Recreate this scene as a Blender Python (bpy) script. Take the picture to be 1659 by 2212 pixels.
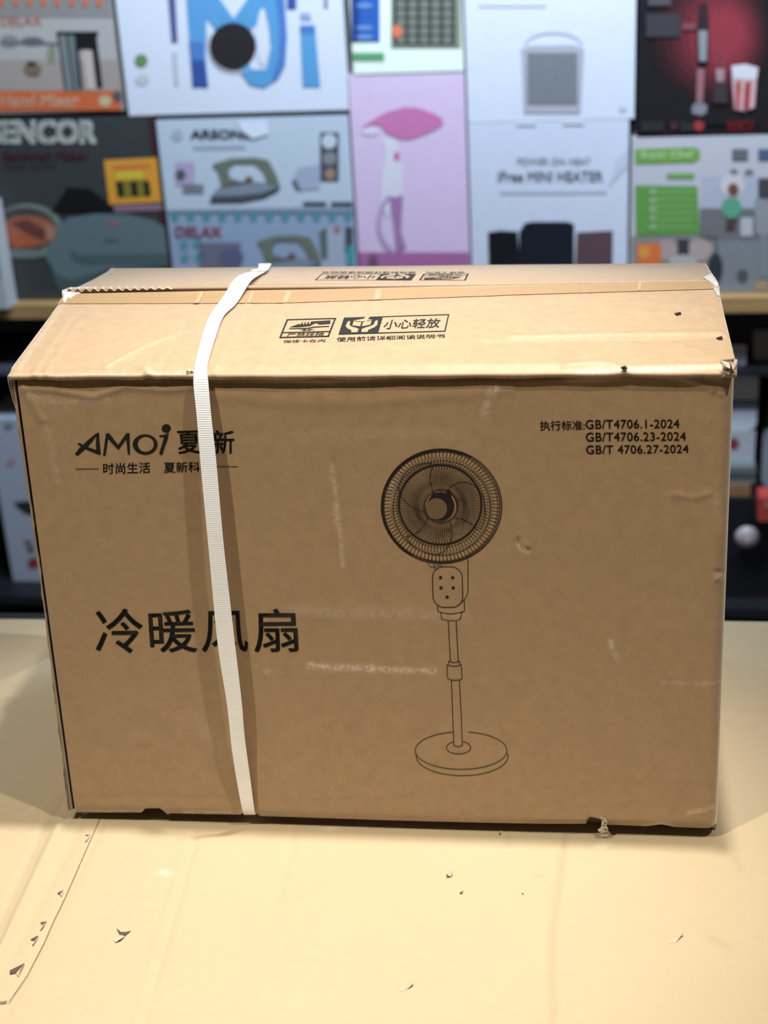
import bpy, math, random
import numpy as np
random.seed(7); RNG = np.random.RandomState(7)
for o in list(bpy.data.objects): bpy.data.objects.remove(o)
scn = bpy.context.scene
COL = scn.collection

# ------------------------------------------------------------------ camera
FPX, PCX, PCY = 3400.0, 829.5, 1106.0
PITCH, ROLL = math.radians(25), math.radians(-3.3)
def rot(ax, a):
    c, s = math.cos(a), math.sin(a)
    return np.array({'x': [[1,0,0],[0,c,-s],[0,s,c]], 'z': [[c,-s,0],[s,c,0],[0,0,1]]}[ax], float)
CAMR = rot('x', -PITCH) @ np.array([[1,0,0],[0,0,-1],[0,1,0]], float) @ rot('z', ROLL)
CAMP = np.array([0.0, 0.0, 0.8824])
cd = bpy.data.cameras.new('camera'); cam = bpy.data.objects.new('camera', cd); COL.objects.link(cam)
from mathutils import Matrix
m4 = Matrix.Identity(4)
for i in range(3):
    for j in range(3): m4[i][j] = CAMR[i, j]
    m4[i][3] = CAMP[i]
cam.matrix_world = m4
cd.sensor_fit = 'VERTICAL'; cd.sensor_height = 24.0; cd.lens = FPX/2212*24.0
cd.clip_start = 0.05; cd.clip_end = 50
cd.dof.use_dof = True; cd.dof.focus_distance = 1.36; cd.dof.aperture_fstop = 3.4
scn.camera = cam

# ------------------------------------------------------------------ light and exposure
w = bpy.data.worlds.new('world'); scn.world = w; w.use_nodes = True
w.node_tree.nodes['Background'].inputs[0].default_value = (1.0, 0.86, 0.70, 1)
w.node_tree.nodes['Background'].inputs[1].default_value = 0.09
def spot(name, loc, tgt, power, radius, col, size=60, blend=0.4):
    l = bpy.data.lights.new(name, 'SPOT'); l.energy = power; l.shadow_soft_size = radius; l.color = col
    l.spot_size = math.radians(size); l.spot_blend = blend
    o = bpy.data.objects.new(name, l); COL.objects.link(o)
    from mathutils import Vector
    o.location = loc; o.rotation_euler = (Vector(tgt)-Vector(loc)).to_track_quat('-Z', 'Y').to_euler()
    return o
def area(name, loc, tgt, power, sx, sy, col):
    l = bpy.data.lights.new(name, 'AREA'); l.energy = power; l.shape = 'RECTANGLE'; l.size = sx; l.size_y = sy; l.color = col
    o = bpy.data.objects.new(name, l); COL.objects.link(o)
    from mathutils import Vector
    o.location = loc; o.rotation_euler = (Vector(tgt)-Vector(loc)).to_track_quat('-Z', 'Y').to_euler()
    return o
spot('ceiling_spot_left', (-0.90, 0.58, 2.30), (0, 1.08, 0.22), 155, 0.035, (1.0, 0.93, 0.80), 46, 1.0)
spot('ceiling_spot_right', (0.90, 0.56, 2.30), (0, 1.06, 0.20), 125, 0.035, (1.0, 0.93, 0.80), 46, 1.0)
spot('ceiling_spot_above', (0.26, 1.34, 2.35), (-0.03, 1.18, 0.4), 335, 0.04, (1.0, 0.995, 1.0), 30, 1.0)
area('ceiling_panel', (0.35, 2.05, 1.75), (0.15, 3.2, 1.0), 95, 1.5, 0.25, (0.61, 0.77, 1.0))
spot('added_fill_shelf', (1.05, 1.75, 1.70), (0.80, 2.80, -0.12), 26, 0.06, (0.72, 0.85, 1.0), 34, 0.7)  # added fill, brightens the goods low on the right of the shelving
scn.view_settings.view_transform = 'Standard'; scn.view_settings.look = 'None'
scn.view_settings.exposure = 0.0; scn.view_settings.gamma = 1.0
scn.view_settings.use_curve_mapping = False

# ------------------------------------------------------------------ frames and pixel -> plane mapping
class Frame:
    def __init__(s, loc, yaw):
        s.O = np.array(loc, float); s.yaw = yaw; s.B = rot('z', yaw)
        s.o = s.B.T @ (CAMP-s.O)
    def dirs(s, px, py):
        px = np.asarray(px, float); py = np.asarray(py, float)
        d = np.stack([(px-PCX)/FPX, -(py-PCY)/FPX, -np.ones_like(px)], -1)
        return d @ CAMR.T @ s.B
    def plane(s, px, py, n, c):          # points on n.p = c
        d = s.dirs(px, py); n = np.array(n, float)
        t = (c - n @ s.o)/(d @ n)
        return s.o + t[..., None]*d
    def to_world(s, p): return np.asarray(p) @ s.B.T + s.O
BOX = Frame((-0.0131, 1.2009, 0.006), math.radians(-8.35))
SHELF = Frame((0, 2.9, 0), math.radians(-9.0))
K = 2.9/2.6
def VV(v): return CAMP[2]+(v-CAMP[2])*K
TL = math.tan(math.radians(3.62))

# ------------------------------------------------------------------ materials
def s2l(c): return tuple(((x/255)/12.92 if x/255 <= .04045 else ((x/255+.055)/1.055)**2.4) for x in c)
MATS = {}
def plain(name, col, rough=0.5, metal=0.0, spec=0.5):
    if name in MATS: return MATS[name]
    m = bpy.data.materials.new(name); m.use_nodes = True; MATS[name] = m
    nt = m.node_tree; b = nt.nodes['Principled BSDF']
    b.inputs['Roughness'].default_value = rough; b.inputs['Metallic'].default_value = metal
    b.inputs['Specular IOR Level'].default_value = spec
    n = nt.nodes.new('ShaderNodeTexNoise'); n.inputs['Scale'].default_value = 60; n.inputs['Detail'].default_value = 3
    t = nt.nodes.new('ShaderNodeTexCoord'); nt.links.new(t.outputs['Object'], n.inputs['Vector'])
    mx = nt.nodes.new('ShaderNodeMix'); mx.data_type = 'RGBA'
    mx.inputs[6].default_value = tuple(c*.96 for c in col)+(1,); mx.inputs[7].default_value = tuple(min(1, c*1.04) for c in col)+(1,)
    nt.links.new(n.outputs['Fac'], mx.inputs[0]); nt.links.new(mx.outputs[2], b.inputs['Base Color'])
    return m
def cardboard(name, col, col2, rough=0.62, spec=0.4, flute=None, wear=False, mott=1.0, sheen=.9):
    m = bpy.data.materials.new(name); m.use_nodes = True; nt = m.node_tree; N = nt.nodes; L = nt.links
    b = N['Principled BSDF']; b.inputs['Roughness'].default_value = rough; b.inputs['Specular IOR Level'].default_value = spec
    b.inputs['Sheen Weight'].default_value = sheen; b.inputs['Sheen Roughness'].default_value = .45
    tc = N.new('ShaderNodeTexCoord')
    def noise(sc, det, rg=0.6):
        n = N.new('ShaderNodeTexNoise'); n.inputs['Scale'].default_value = sc; n.inputs['Detail'].default_value = det; n.inputs['Roughness'].default_value = rg
        L.new(tc.outputs['Object'], n.inputs['Vector']); return n
    def ramp(src, a, z):
        r = N.new('ShaderNodeMapRange'); r.inputs[1].default_value = a; r.inputs[2].default_value = z
        L.new(src, r.inputs[0]); return r.outputs[0]
    def mix(f, A, B):
        x = N.new('ShaderNodeMix'); x.data_type = 'RGBA'
        if isinstance(f, float): x.inputs[0].default_value = f
        else: L.new(f, x.inputs[0])
        for s_, v in ((6, A), (7, B)):
            if isinstance(v, tuple): x.inputs[s_].default_value = v+(1,)
            else: L.new(v, x.inputs[s_])
        return x.outputs[2]
    big = noise(5, 5); mid = noise(90, 4, .7); fine = noise(700, 3, .7)
    c = mix(ramp(big.outputs['Fac'], .3, .7), col, col2)
    c = mix(ramp(mid.outputs['Fac'], .32, .72), c, mix(1.0, col, tuple(k*(.79 if mott > .5 else .945) for k in col)))
    fm = N.new('ShaderNodeMath'); fm.operation = 'MULTIPLY'; L.new(ramp(fine.outputs['Fac'], .45, .75), fm.inputs[0]); fm.inputs[1].default_value = .22*mott
    c = mix(fm.outputs[0], c, tuple(k*.55 for k in col))
    fib = noise(380, 2, .5); fr = N.new('ShaderNodeMath'); fr.operation = 'MULTIPLY'; L.new(ramp(fib.outputs['Fac'], .66, .8), fr.inputs[0]); fr.inputs[1].default_value = .35*mott
    c = mix(fr.outputs[0], c, tuple(min(1, k*1.5) for k in col))
    if wear:
        a = N.new('ShaderNodeAttribute'); a.attribute_name = 'wear'
        wn = noise(260, 4, .75); wm = N.new('ShaderNodeMath'); wm.operation = 'MULTIPLY'
        L.new(a.outputs['Fac'], wm.inputs[0]); L.new(ramp(wn.outputs['Fac'], .35, .62), wm.inputs[1])
        c = mix(wm.outputs[0], c, (.66, .55, .44))
        a2 = N.new('ShaderNodeAttribute'); a2.attribute_name = 'stain_shade'  # mask holds real stains and the painted crease shade
        c = mix(a2.outputs['Fac'], c, tuple(k*.62 for k in col))
    L.new(c, b.inputs['Base Color'])
    bp = N.new('ShaderNodeBump'); bp.inputs['Strength'].default_value = .25; bp.inputs['Distance'].default_value = .0006
    L.new(mid.outputs['Fac'], bp.inputs['Height']); out = bp
    if flute:
        wv = N.new('ShaderNodeTexWave'); wv.bands_direction = flute; wv.inputs['Scale'].default_value = 22; wv.inputs['Distortion'].default_value = .6
        wv.inputs['Detail'].default_value = 1
        L.new(tc.outputs['Object'], wv.inputs['Vector'])
        b2 = N.new('ShaderNodeBump'); b2.inputs['Strength'].default_value = .12; b2.inputs['Distance'].default_value = .0007
        L.new(wv.outputs['Fac'], b2.inputs['Height']); L.new(bp.outputs['Normal'], b2.inputs['Normal']); out = b2
    L.new(out.outputs['Normal'], b.inputs['Normal'])
    return m
KRAFT = cardboard('kraft_cardboard', (.38, .245, .122), (.352, .224, .110), rough=.55, spec=.45, flute='X', wear=True)
KRAFT_EDGE = cardboard('kraft_edge', (.40, .27, .17), (.34, .22, .13))
KRAFT_TORN = cardboard('torn_paper', (.58, .47, .36), (.50, .39, .28))
SHEET = cardboard('sheet_cardboard', (.450, .352, .214), (.428, .332, .200), rough=.7, spec=.25, flute='X', wear=True, mott=.35, sheen=.15)
TAPE = plain('brown_packing_tape', (.30, .195, .098), .38, 0, .45)
INK = plain('black_ink', (.012, .010, .009), .55, 0, .3)
INKLINE = plain('brown_black_ink', (.020, .012, .008), .6, 0, .3)
HALF = plain('halftone_ink', (.16, .10, .055), .6, 0, .3)
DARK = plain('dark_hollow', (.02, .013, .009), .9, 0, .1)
BLACKMETAL = plain('black_powder_coat', (.012, .012, .014), .5, 0, .4)
FLOORM = plain('dark_floor', (.05, .05, .055), .5)
WALLM = plain('dark_wall', (.015, .016, .02), .8)
WOOD = None

# ------------------------------------------------------------------ object helpers
def link(name, verts, faces, mats, parent=None, midx=None, smooth=False, attrs=None):
    me = bpy.data.meshes.new(name)
    me.from_pydata([tuple(map(float, v)) for v in verts], [], [tuple(int(i) for i in f) for f in faces])
    if not isinstance(mats, (list, tuple)): mats = [mats]
    for m in mats: me.materials.append(m)
    if midx is not None: me.polygons.foreach_set('material_index', np.array(midx, dtype=np.int32))
    if smooth: me.polygons.foreach_set('use_smooth', np.ones(len(me.polygons), dtype=bool))
    if attrs:
        for k, v in attrs.items():
            a = me.attributes.new(k, 'FLOAT', 'POINT'); a.data.foreach_set('value', np.asarray(v, dtype=np.float32))
    me.update()
    o = bpy.data.objects.new(name, me); COL.objects.link(o)
    if parent is not None: o.parent = parent
    return o
def tag(o, label, cat, group=None, kind=None):
    if label: o['label'] = label
    if cat: o['category'] = cat
    if group: o['group'] = group
    if kind: o['kind'] = kind
    return o
def root(name, frame, local, label, cat, group=None):
    o = bpy.data.objects.new(name, None); COL.objects.link(o)
    o.empty_display_size = .05
    o.location = frame.to_world(local); o.rotation_euler = (0, 0, frame.yaw)
    return tag(o, label, cat, group)
class MB:
    def __init__(s): s.v = []; s.f = []; s.mi = []; s.mats = []; s.spans = []
    def mat(s, m):
        if m not in s.mats: s.mats.append(m)
        return s.mats.index(m)
    def add(s, vs, fs, m):
        k = len(s.v); s.v += [tuple(v) for v in vs]; i = s.mat(m)
        f0 = len(s.f)
        for f in fs: s.f.append(tuple(k+j for j in f)); s.mi.append(i)
        s.spans.append((k, len(s.v), f0, len(s.f)))
    def box(s, a, b, m):
        x0,y0,z0 = a; x1,y1,z1 = b
        s.add([(x0,y0,z0),(x1,y0,z0),(x1,y1,z0),(x0,y1,z0),(x0,y0,z1),(x1,y0,z1),(x1,y1,z1),(x0,y1,z1)],
              [(0,3,2,1),(4,5,6,7),(0,1,5,4),(1,2,6,5),(2,3,7,6),(3,0,4,7)], m)
    def rbox(s, a, b, r, m, axis=2, seg=4):   # box with rounded corners around one axis
        a = np.array(a, float); b = np.array(b, float); ax = [i for i in range(3) if i != axis]
        pts = []
        for cxx, cyy, a0 in ((b[ax[0]]-r, b[ax[1]]-r, 0), (a[ax[0]]+r, b[ax[1]]-r, 90), (a[ax[0]]+r, a[ax[1]]+r, 180), (b[ax[0]]-r, a[ax[1]]+r, 270)):
            for k in range(seg+1):
                t = math.radians(a0+90*k/seg); pts.append((cxx+r*math.cos(t), cyy+r*math.sin(t)))
        n = len(pts); vs = []
        for z in (a[axis], b[axis]):
            for p in pts:
                q = [0,0,0]; q[ax[0]] = p[0]; q[ax[1]] = p[1]; q[axis] = z; vs.append(q)
        fs = [(i, (i+1) % n, n+(i+1) % n, n+i) for i in range(n)] + [tuple(range(n))[::-1], tuple(range(n, 2*n))]
        s.add(vs, fs, m)
    def lathe(s, prof, c, m, seg=32, axis='z'):
        vs = []; fs = []
        for r, z in prof:
            for k in range(seg):
                t = 2*math.pi*k/seg
                vs.append((c[0]+r*math.cos(t), c[1]+r*math.sin(t), c[2]+z) if axis == 'z' else (c[0]+r*math.cos(t), c[1]-z, c[2]+r*math.sin(t)))
        for j in range(len(prof)-1):
            for k in range(seg):
                fs.append((j*seg+k, j*seg+(k+1) % seg, (j+1)*seg+(k+1) % seg, (j+1)*seg+k))
        s.add(vs, fs, m)
    def build(s, name, parent=None, off=(0,0,0), smooth=False):
        v = np.array(s.v, float)-np.array(off)
        return link(name, v, s.f, s.mats, parent, s.mi, smooth)

# distance from points to polylines (for creases, scuffs)
def pdist(P, line):
    best = np.full(P.shape[:-1], 1e9)
    for a, b in zip(line[:-1], line[1:]):
        a = np.array(a); b = np.array(b); ab = b-a; L2 = max(1e-12, (ab**2).sum())
        t = np.clip(((P-a) @ ab)/L2, 0, 1)
        d = np.sqrt(((P-(a+t[..., None]*ab))**2).sum(-1)); best = np.minimum(best, d)
    return best
def smoothstep(a, b, x): t = np.clip((x-a)/(b-a), 0, 1); return t*t*(3-2*t)
def vnoise(P, scale, seed):
    r = np.random.RandomState(seed); out = np.zeros(P.shape[:-1])
    for k in range(6):
        a = r.uniform(0, 6.28); f = scale*r.uniform(.6, 1.6)
        out += np.sin((P[..., 0]*math.cos(a)+P[..., 1]*math.sin(a))*f+r.uniform(0, 6.28))
    return out/6
# ------------------------------------------------------------------ printed artwork in photo pixels on a plane
class Art:
    """collects flat ink shapes; pm(px, py, layer) turns pixels into points on the printed surface"""
    def __init__(s, pm): s.pm = pm; s.mb = MB()
    def poly(s, pts, m, layer=0):
        p = np.array(pts, float); q = s.pm(p[:, 0], p[:, 1], layer)
        s.mb.add(q, [tuple(range(len(q)))[::-1]], m)
    def rect(s, x0, y0, x1, y1, m, layer=0): s.poly([(x0,y0),(x1,y0),(x1,y1),(x0,y1)], m, layer)
    def ell(s, cx, cy, rx, ry, m, layer=0, n=40, rot_=0):
        t = np.linspace(0, 2*math.pi, n, endpoint=False); c, s_ = math.cos(rot_), math.sin(rot_)
        x = rx*np.cos(t); y = ry*np.sin(t)
        s.poly(np.stack([cx+x*c-y*s_, cy+x*s_+y*c], 1), m, layer)
    def stroke(s, pts, wd, m, layer=0, closed=False):
        p = np.array(pts, float); n = len(p)
        if closed: tn = np.roll(p, -1, 0)-np.roll(p, 1, 0)
        else: tn = np.gradient(p, axis=0)
        tn /= np.maximum(1e-9, np.linalg.norm(tn, axis=1))[:, None]
        nr = np.stack([-tn[:, 1], tn[:, 0]], 1)*(np.asarray(wd)/2*np.ones(n))[:, None]
        A = p+nr; B = p-nr
        q = s.pm(np.r_[A[:, 0], B[:, 0]], np.r_[A[:, 1], B[:, 1]], layer)
        fs = [(i, (i+1) % n, n+(i+1) % n, n+i) for i in range(n if closed else n-1)]
        s.mb.add(q, fs, m)
    def arc(s, cx, cy, rx, ry, a0, a1, wd, m, layer=0, n=60):
        t = np.radians(np.linspace(a0, a1, n)); s.stroke(np.stack([cx+rx*np.cos(t), cy+ry*np.sin(t)], 1), wd, m, layer)
    def ring(s, cx, cy, rx, ry, wd, m, layer=0, n=140):
        t = np.linspace(0, 2*math.pi, n, endpoint=False); s.stroke(np.stack([cx+rx*np.cos(t), cy+ry*np.sin(t)], 1), wd, m, layer, True)
    def text(s, body, quad, m, layer=0, bold=0.0, spacing=1.0):
        c = bpy.data.curves.new('t', 'FONT'); c.body = body; c.space_character = spacing; c.resolution_u = 4
        o = bpy.data.objects.new('t', c); COL.objects.link(o)
        me = bpy.data.meshes.new_from_object(o)
        v = np.array([x.co[:2] for x in me.vertices]); fs = [tuple(f.vertices) for f in me.polygons]
        bpy.data.objects.remove(o); bpy.data.curves.remove(c); bpy.data.meshes.remove(me)
        lo, hi = v.min(0), v.max(0); uv = (v-lo)/np.maximum(1e-9, hi-lo); u = uv[:, :1]; w_ = 1-uv[:, 1:]
        q = [np.array(k, float) for k in quad]   # TL TR BR BL
        p = q[0]*(1-u)*(1-w_)+q[1]*u*(1-w_)+q[2]*u*w_+q[3]*(1-u)*w_
        ex = (q[1]-q[0])/max(1e-6, (hi-lo)[0]); ey = (q[3]-q[0])/max(1e-6, (hi-lo)[1])   # one em in pixels
        for dx, dy in (((0, 0),) if not bold else ((-1, -1), (1, -1), (1, 1), (-1, 1))):
            pp = p+ex*bold*dx*.8+ey*bold*dy*.8
            s.mb.add(s.pm(pp[:, 0], pp[:, 1], layer), fs, m)
    def tbox(s, body, x0, y0, x1, y1, m, layer=0, **k): s.text(body, [(x0,y0),(x1,y0),(x1,y1),(x0,y1)], m, layer, **k)
    def build(s, name, parent, off=(0,0,0)): return s.mb.build(name, parent, off)

# ================================================================== SETTING
mb = MB(); mb.box((-3.0, -1.2, -.83), (3.0, 3.9, -.80), FLOORM); tag(mb.build('floor'), None, None, kind='structure')
mb = MB(); mb.box((-3.0, 3.86, -.80), (3.0, 3.96, 2.6), WALLM); tag(mb.build('wall_back'), None, None, kind='structure')

# ------------------------------------------------------------------ table
tb = root('display_table', BOX, (0, .10, -.806), 'black counter table lying under the pale cardboard sheet, in front of the shelving', 'table')
mb = MB(); mb.rbox((-.66, -.42, .755), (.62, .315, .7905), .01, BLACKMETAL); mb.build('table_top', tb)
for x in (-.61, .57):
    for y in (-.38, .27):
        mb = MB(); mb.rbox((x-.022, y-.022, .0), (x+.022, y+.022, .755), .004, BLACKMETAL); mb.build('leg', tb)

# ------------------------------------------------------------------ cardboard sheet
def G(px, py): return BOX.plane(np.array(px, float), np.array(py, float), (0, 0, 1), -.0115)
def gl(pts): p = np.array(pts, float); return G(p[:, 0], p[:, 1])[:, :2]
sx0, sx1 = -.70, .66; sy0 = -.36
bk = gl([(0, 1345), (1659, 1347)])
nx, ny = 430, 270
X = np.linspace(sx0, sx1, nx); T = np.linspace(0, 1, ny)
YB = np.interp(X, [bk[0, 0], bk[1, 0]], [bk[0, 1], bk[1, 1]])
XX, TT = np.meshgrid(X, T); YY = sy0+(YB[None, :]-sy0)*TT
P2 = np.stack([XX, YY], -1)
H = .0004*vnoise(P2, 25, 3)
wear = np.zeros_like(H); stain_shade = np.zeros_like(H)
def gr(line, wd, amp, arr):
    if arr is H: amp = amp*1.7
    d = pdist(P2, gl(line)); arr += amp*np.exp(-(d/wd)**2)
gr([(-40, 1515), (1700, 1535)], .0035, .0022, H)
gr([(152, 1700), (110, 1765), (0, 2008), (-60, 2140)], .004, -.0030, H)
gr([(175, 1700), (135, 1775), (0, 2060), (-60, 2190)], .004, .0022, H)
gr([(180, 1775), (30, 2060)], .004, -.0010, H)
gr([(428, 1785), (395, 1900), (360, 2020), (308, 2212)], .0035, -.0012, H)
gr([(418, 1785), (385, 1900), (350, 2020), (298, 2212)], .003, .0007, H)
gr([(1222, 1800), (1205, 1900), (1196, 2000), (1194, 2212)], .0025, -.0008, H)
gr([(640, 1800), (590, 1960)], .004, -.0006, H)
gr([(0, 2163), (400, 2180), (830, 2205), (1300, 2230)], .004, -.0012, H)
gr([(430, 1480), (420, 1516)], .003, .001, H)
gr([(1350, 2070), (1490, 2010), (1540, 2060)], .012, .0006, H)
gr([(850, 2110), (880, 2140), (950, 2140)], .008, .0007, H)
gr([(640, 1950), (700, 1930)], .010, .0005, H)
gr([(222, 1785), (14, 2195)], .0022, -.0012, H)
for l in ([(152, 1700), (110, 1765), (0, 2008)], [(1222, 1800), (1196, 2000), (1194, 2212)]): gr(l, .003, .30, stain_shade)  # crease shade painted into the sheet colour along two folds
for l in ([(1535, 2030), (1575, 2048)], [(1590, 1855), (1600, 1880)], [(1100, 1810), (1098, 1830)], [(1160, 1895), (1166, 1893)]): gr(l, .0035, .25, stain_shade)
for l in ([(700, 1795), (720, 1792)], [(350, 1885), (362, 1890)], [(1295, 1830), (1310, 1826)]): gr(l, .004, .6, wear)
# rises a little at its far edge
H += .004*np.clip((TT-.93)/.07, 0, 1)**2*(.5+.5*np.sin(XX*9))
inside = smoothstep(-.325, -.31, XX)*smoothstep(.325, .31, XX)*smoothstep(-.012, .0, YY)*smoothstep(.375, .36, YY); H = H*(1-inside)
H = np.maximum(H, -.0013)
vt = np.stack([XX, YY, H+.0016], -1).reshape(-1, 3); vb = vt-np.array([0, 0, .0030])
idx = np.arange(nx*ny).reshape(ny, nx)
ft = np.stack([idx[:-1, :-1], idx[:-1, 1:], idx[1:, 1:], idx[1:, :-1]], -1).reshape(-1, 4)
per = np.r_[idx[0, :], idx[1:, -1], idx[-1, -2::-1], idx[-2:0:-1, 0]]
# underside only needs its rim
nv = len(vt); rim = vb[per]; fr = [(per[i], nv+i, nv+(i+1) % len(per), per[(i+1) % len(per)]) for i in range(len(per))]
sheet_root = root('cardboard_sheet', BOX, (0, 0, -.0120), 'flattened pale cardboard sheet with creases and small tears lying under the big carton', 'cardboard')
link('sheet_panel', np.r_[vt, rim], [tuple(f) for f in ft]+fr+[tuple(range(nv, nv+len(per)))[::-1]], SHEET, sheet_root, smooth=True,
     attrs={'wear': np.r_[np.clip(wear, 0, 1).ravel(), np.zeros(len(per))], 'stain_shade': np.r_[np.clip(stain_shade, 0, 1).ravel(), np.zeros(len(per))]})
# tears: a dark slot and the lifted paper lip beside it
def gp(px, py, layer): 
    q = G(px, py); q[:, 2] = .0016+.0007+.0003*layer; return q
SLOT = plain('shadowed_slot', (.14, .095, .06), .9, 0, .1)
art = Art(gp)
art.stroke([(216, 1772), (196, 1818), (172, 1872), (160, 1900), (140, 1945), (118, 1990), (96, 2040), (60, 2110), (20, 2168)], 1.3, SLOT)
art.stroke([(0, 2169), (16, 2167)], 3, SLOT)
art.build('cut_slit', sheet_root)
LIP = cardboard('pale_torn_lip', (.52, .42, .29), (.48, .38, .26), sheen=.2)
def tear(hole, lip, h=.004):
    mb = MB(); q = G(*np.array(hole, float).T); q[:, 2] = .0025; mb.add(q, [tuple(range(len(q)))[::-1]], plain('torn_hole', (.09, .06, .05), .9, 0, .1))
    q = G(*np.array(lip, float).T); q[:, 2] = .0027
    q[len(q)//2, 2] += h
    t = q.copy(); t[:, 2] -= .0005
    n = len(q); mb.add(np.r_[q, t], [tuple(range(n))[::-1], tuple(range(n, 2*n))]+[(i, (i+1) % n, n+(i+1) % n, n+i) for i in range(n)], LIP)
    mb.build('torn_lip', sheet_root)
tear([(252, 2009), (262, 2017), (272, 2017), (284, 2014), (270, 2026), (260, 2024)], [(262, 2024), (270, 2027), (262, 2036), (250, 2040), (248, 2034)], .002)
tear([(22, 2100), (54, 2084), (50, 2090), (34, 2106), (22, 2108)], [(36, 2106), (54, 2086), (48, 2100), (40, 2114)], .003)
tear([(88, 1996), (102, 1994), (92, 2003)], [(92, 2003), (100, 1997), (92, 2012), (87, 2014)], .002)
tear([(66, 2033), (84, 2024), (76, 2036)], [(76, 2036), (84, 2027), (74, 2046), (70, 2046)], .002)
tear([(184, 1807), (196, 1807), (190, 1810)], [(190, 1810), (196, 1808), (188, 1822), (184, 1822)], .001)
tear([(124, 1933), (138, 1926), (130, 1936)], [(130, 1936), (138, 1930), (134, 1940)], .001)
tear([(964, 1895), (970, 1893), (974, 1898), (966, 1899)], [(964, 1892), (970, 1888), (979, 1892), (974, 1898)], .003)
tear([(993, 1932), (999, 1929), (999, 1934), (994, 1934)], [(998, 1926), (1002, 1928), (999, 1932)], .001)
tear([(1127, 1933), (1131, 1933), (1130, 1936)], [(1128, 1933), (1131, 1932), (1130, 1934)], .0005)
tear([(1435, 2039), (1440, 2030), (1452, 2022), (1462, 2021), (1446, 2030), (1438, 2042)], [(1446, 2031), (1464, 2023), (1476, 2026), (1460, 2040), (1440, 2044)], .003)
tear([(876, 2133), (892, 2127), (888, 2132), (878, 2137)], [(862, 2140), (876, 2134), (893, 2127), (892, 2136), (878, 2144), (866, 2146)], .003)
tear([(1078, 1802), (1082, 1803), (1079, 1809)], [(1078, 1801), (1084, 1800), (1082, 1804)], .001)

# ================================================================== BIG CARTON
bx = root('shipping_carton', BOX, (0, 0, 0), 'big worn brown cardboard carton with a pedestal fan drawing, standing on the pale sheet', 'box')
def face_px(px, py, off=0.0): return BOX.plane(np.asarray(px, float), np.asarray(py, float), (0, 1, -TL), -off)
def fl(pts): p = np.array(pts, float); q = face_px(p[:, 0], p[:, 1]); return q[:, [0, 2]]
FRONT_R = [  # ridge lines on the front panel: pixels, width, height
    ([(45, 838), (110, 842), (200, 858), (270, 836), (360, 842), (412, 838)], .0030, .0013),
    ([(60, 812), (150, 826), (250, 824), (330, 828), (410, 820)], .003, -.0012),
    ([(30, 815), (70, 870), (90, 905)], .004, .0014),
    ([(450, 826), (700, 832), (1000, 815), (1230, 806)], .0035, -.0018),
    ([(440, 850), (600, 868), (800, 868), (1100, 842)], .006, .0007),
    ([(1227, 812), (1290, 812), (1345, 806), (1440, 802), (1560, 808)], .004, .0016),
    ([(1440, 806), (1500, 822), (1560, 850)], .003, .0010),
    ([(1122, 1163), (1120, 1172), (1128, 1184), (1139, 1188)], .0022, -.0020),
    ([(1124, 1160), (1131, 1170), (1140, 1180)], .0022, .0012),
    ([(1532, 1066), (1500, 1076), (1455, 1068)], .003, .0008),
    ([(1548, 1236), (1574, 1248)], .0022, -.0014),
    ([(1548, 1252), (1574, 1240)], .002, .0014),
    ([(1490, 1757), (1540, 1746)], .0025, .0012),
    ([(1330, 1678), (1540, 1686)], .004, .0006),
    ([(640, 1720), (820, 1716)], .004, .0006),
    ([(150, 1728), (300, 1722), (520, 1728)], .005, -.0008),
    ([(1160, 1766), (1540, 1768)], .006, .0008),
    ([(718, 1000), (732, 1100), (742, 1220)], .004, -.0006),
    ([(325, 1612), (319, 1620), (322, 1665)], .0018, -.0010),
    ([(640, 1322), (1000, 1330)], .007, .0005),
]
FRONT_R = [(fl(a), b, c) for a, b, c in FRONT_R]
FRONT_W = [([(1072, 838), (1062, 850)], .0035, .8), ([(1052, 872), (1046, 890)], .003, .5), ([(716, 1005), (728, 1090), (740, 1222)], .0020, .45),
    ([(722, 1090), (724, 1130)], .002, .35), ([(668, 1438), (720, 1442), (800, 1443)], .0032, .95), ([(800, 1445), (870, 1448), (938, 1450)], .0028, .8),
    ([(572, 1450), (580, 1451)], .0018, .9), ([(1320, 1384), (1322, 1400)], .0022, .8), ([(1328, 1414), (1332, 1420)], .0022, .6),
    ([(1432, 1474), (1580, 1478)], .0018, .35), ([(1225, 807), (1300, 812), (1345, 806), (1450, 800), (1560, 806)], .003, .45),
    ([(210, 1756), (300, 1758), (312, 1750), (350, 1752)], .0022, .8), ([(400, 1759), (520, 1756)], .0025, .7), ([(1395, 1786), (1430, 1780), (1452, 1788)], .003, .8),
    ([(40, 810), (150, 816), (290, 812)], .003, .5), ([(640, 940), (980, 938)], .005, .12), ([(640, 1322), (1000, 1330)], .006, .22),
    ([(1138, 1188), (1128, 1186), (1121, 1176)], .0016, .9), ([(845, 1040), (850, 1070), (842, 1092)], .0022, .6),
    ([(96, 905), (110, 960), (124, 1040)], .003, .2), ([(60, 850), (120, 870), (230, 862)], .004, .3), ([(1546, 1070), (1560, 1140)], .004, .2),
    ([(1490, 1757), (1540, 1746)], .002, .5), ([(420, 1560), (480, 1600), (500, 1640)], .010, .12)]
FRONT_W = [(fl(a), b, c) for a, b, c in FRONT_W]
FRONT_S = [([(443, 1000), (447, 1200), (452, 1400)], .008, .10), ([(450, 1640), (500, 1720)], .006, .2)]
FRONT_S = [(fl(a), b, c) for a, b, c in FRONT_S]
def fdisp(P):
    d = .0007*vnoise(P, 14, 11)+.00025*vnoise(P, 60, 12)*smoothstep(.30, .43, P[..., 1])
    for l, wd, a in FRONT_R: d = d+a*np.exp(-(pdist(P, l)/wd)**2)
    return d
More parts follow.
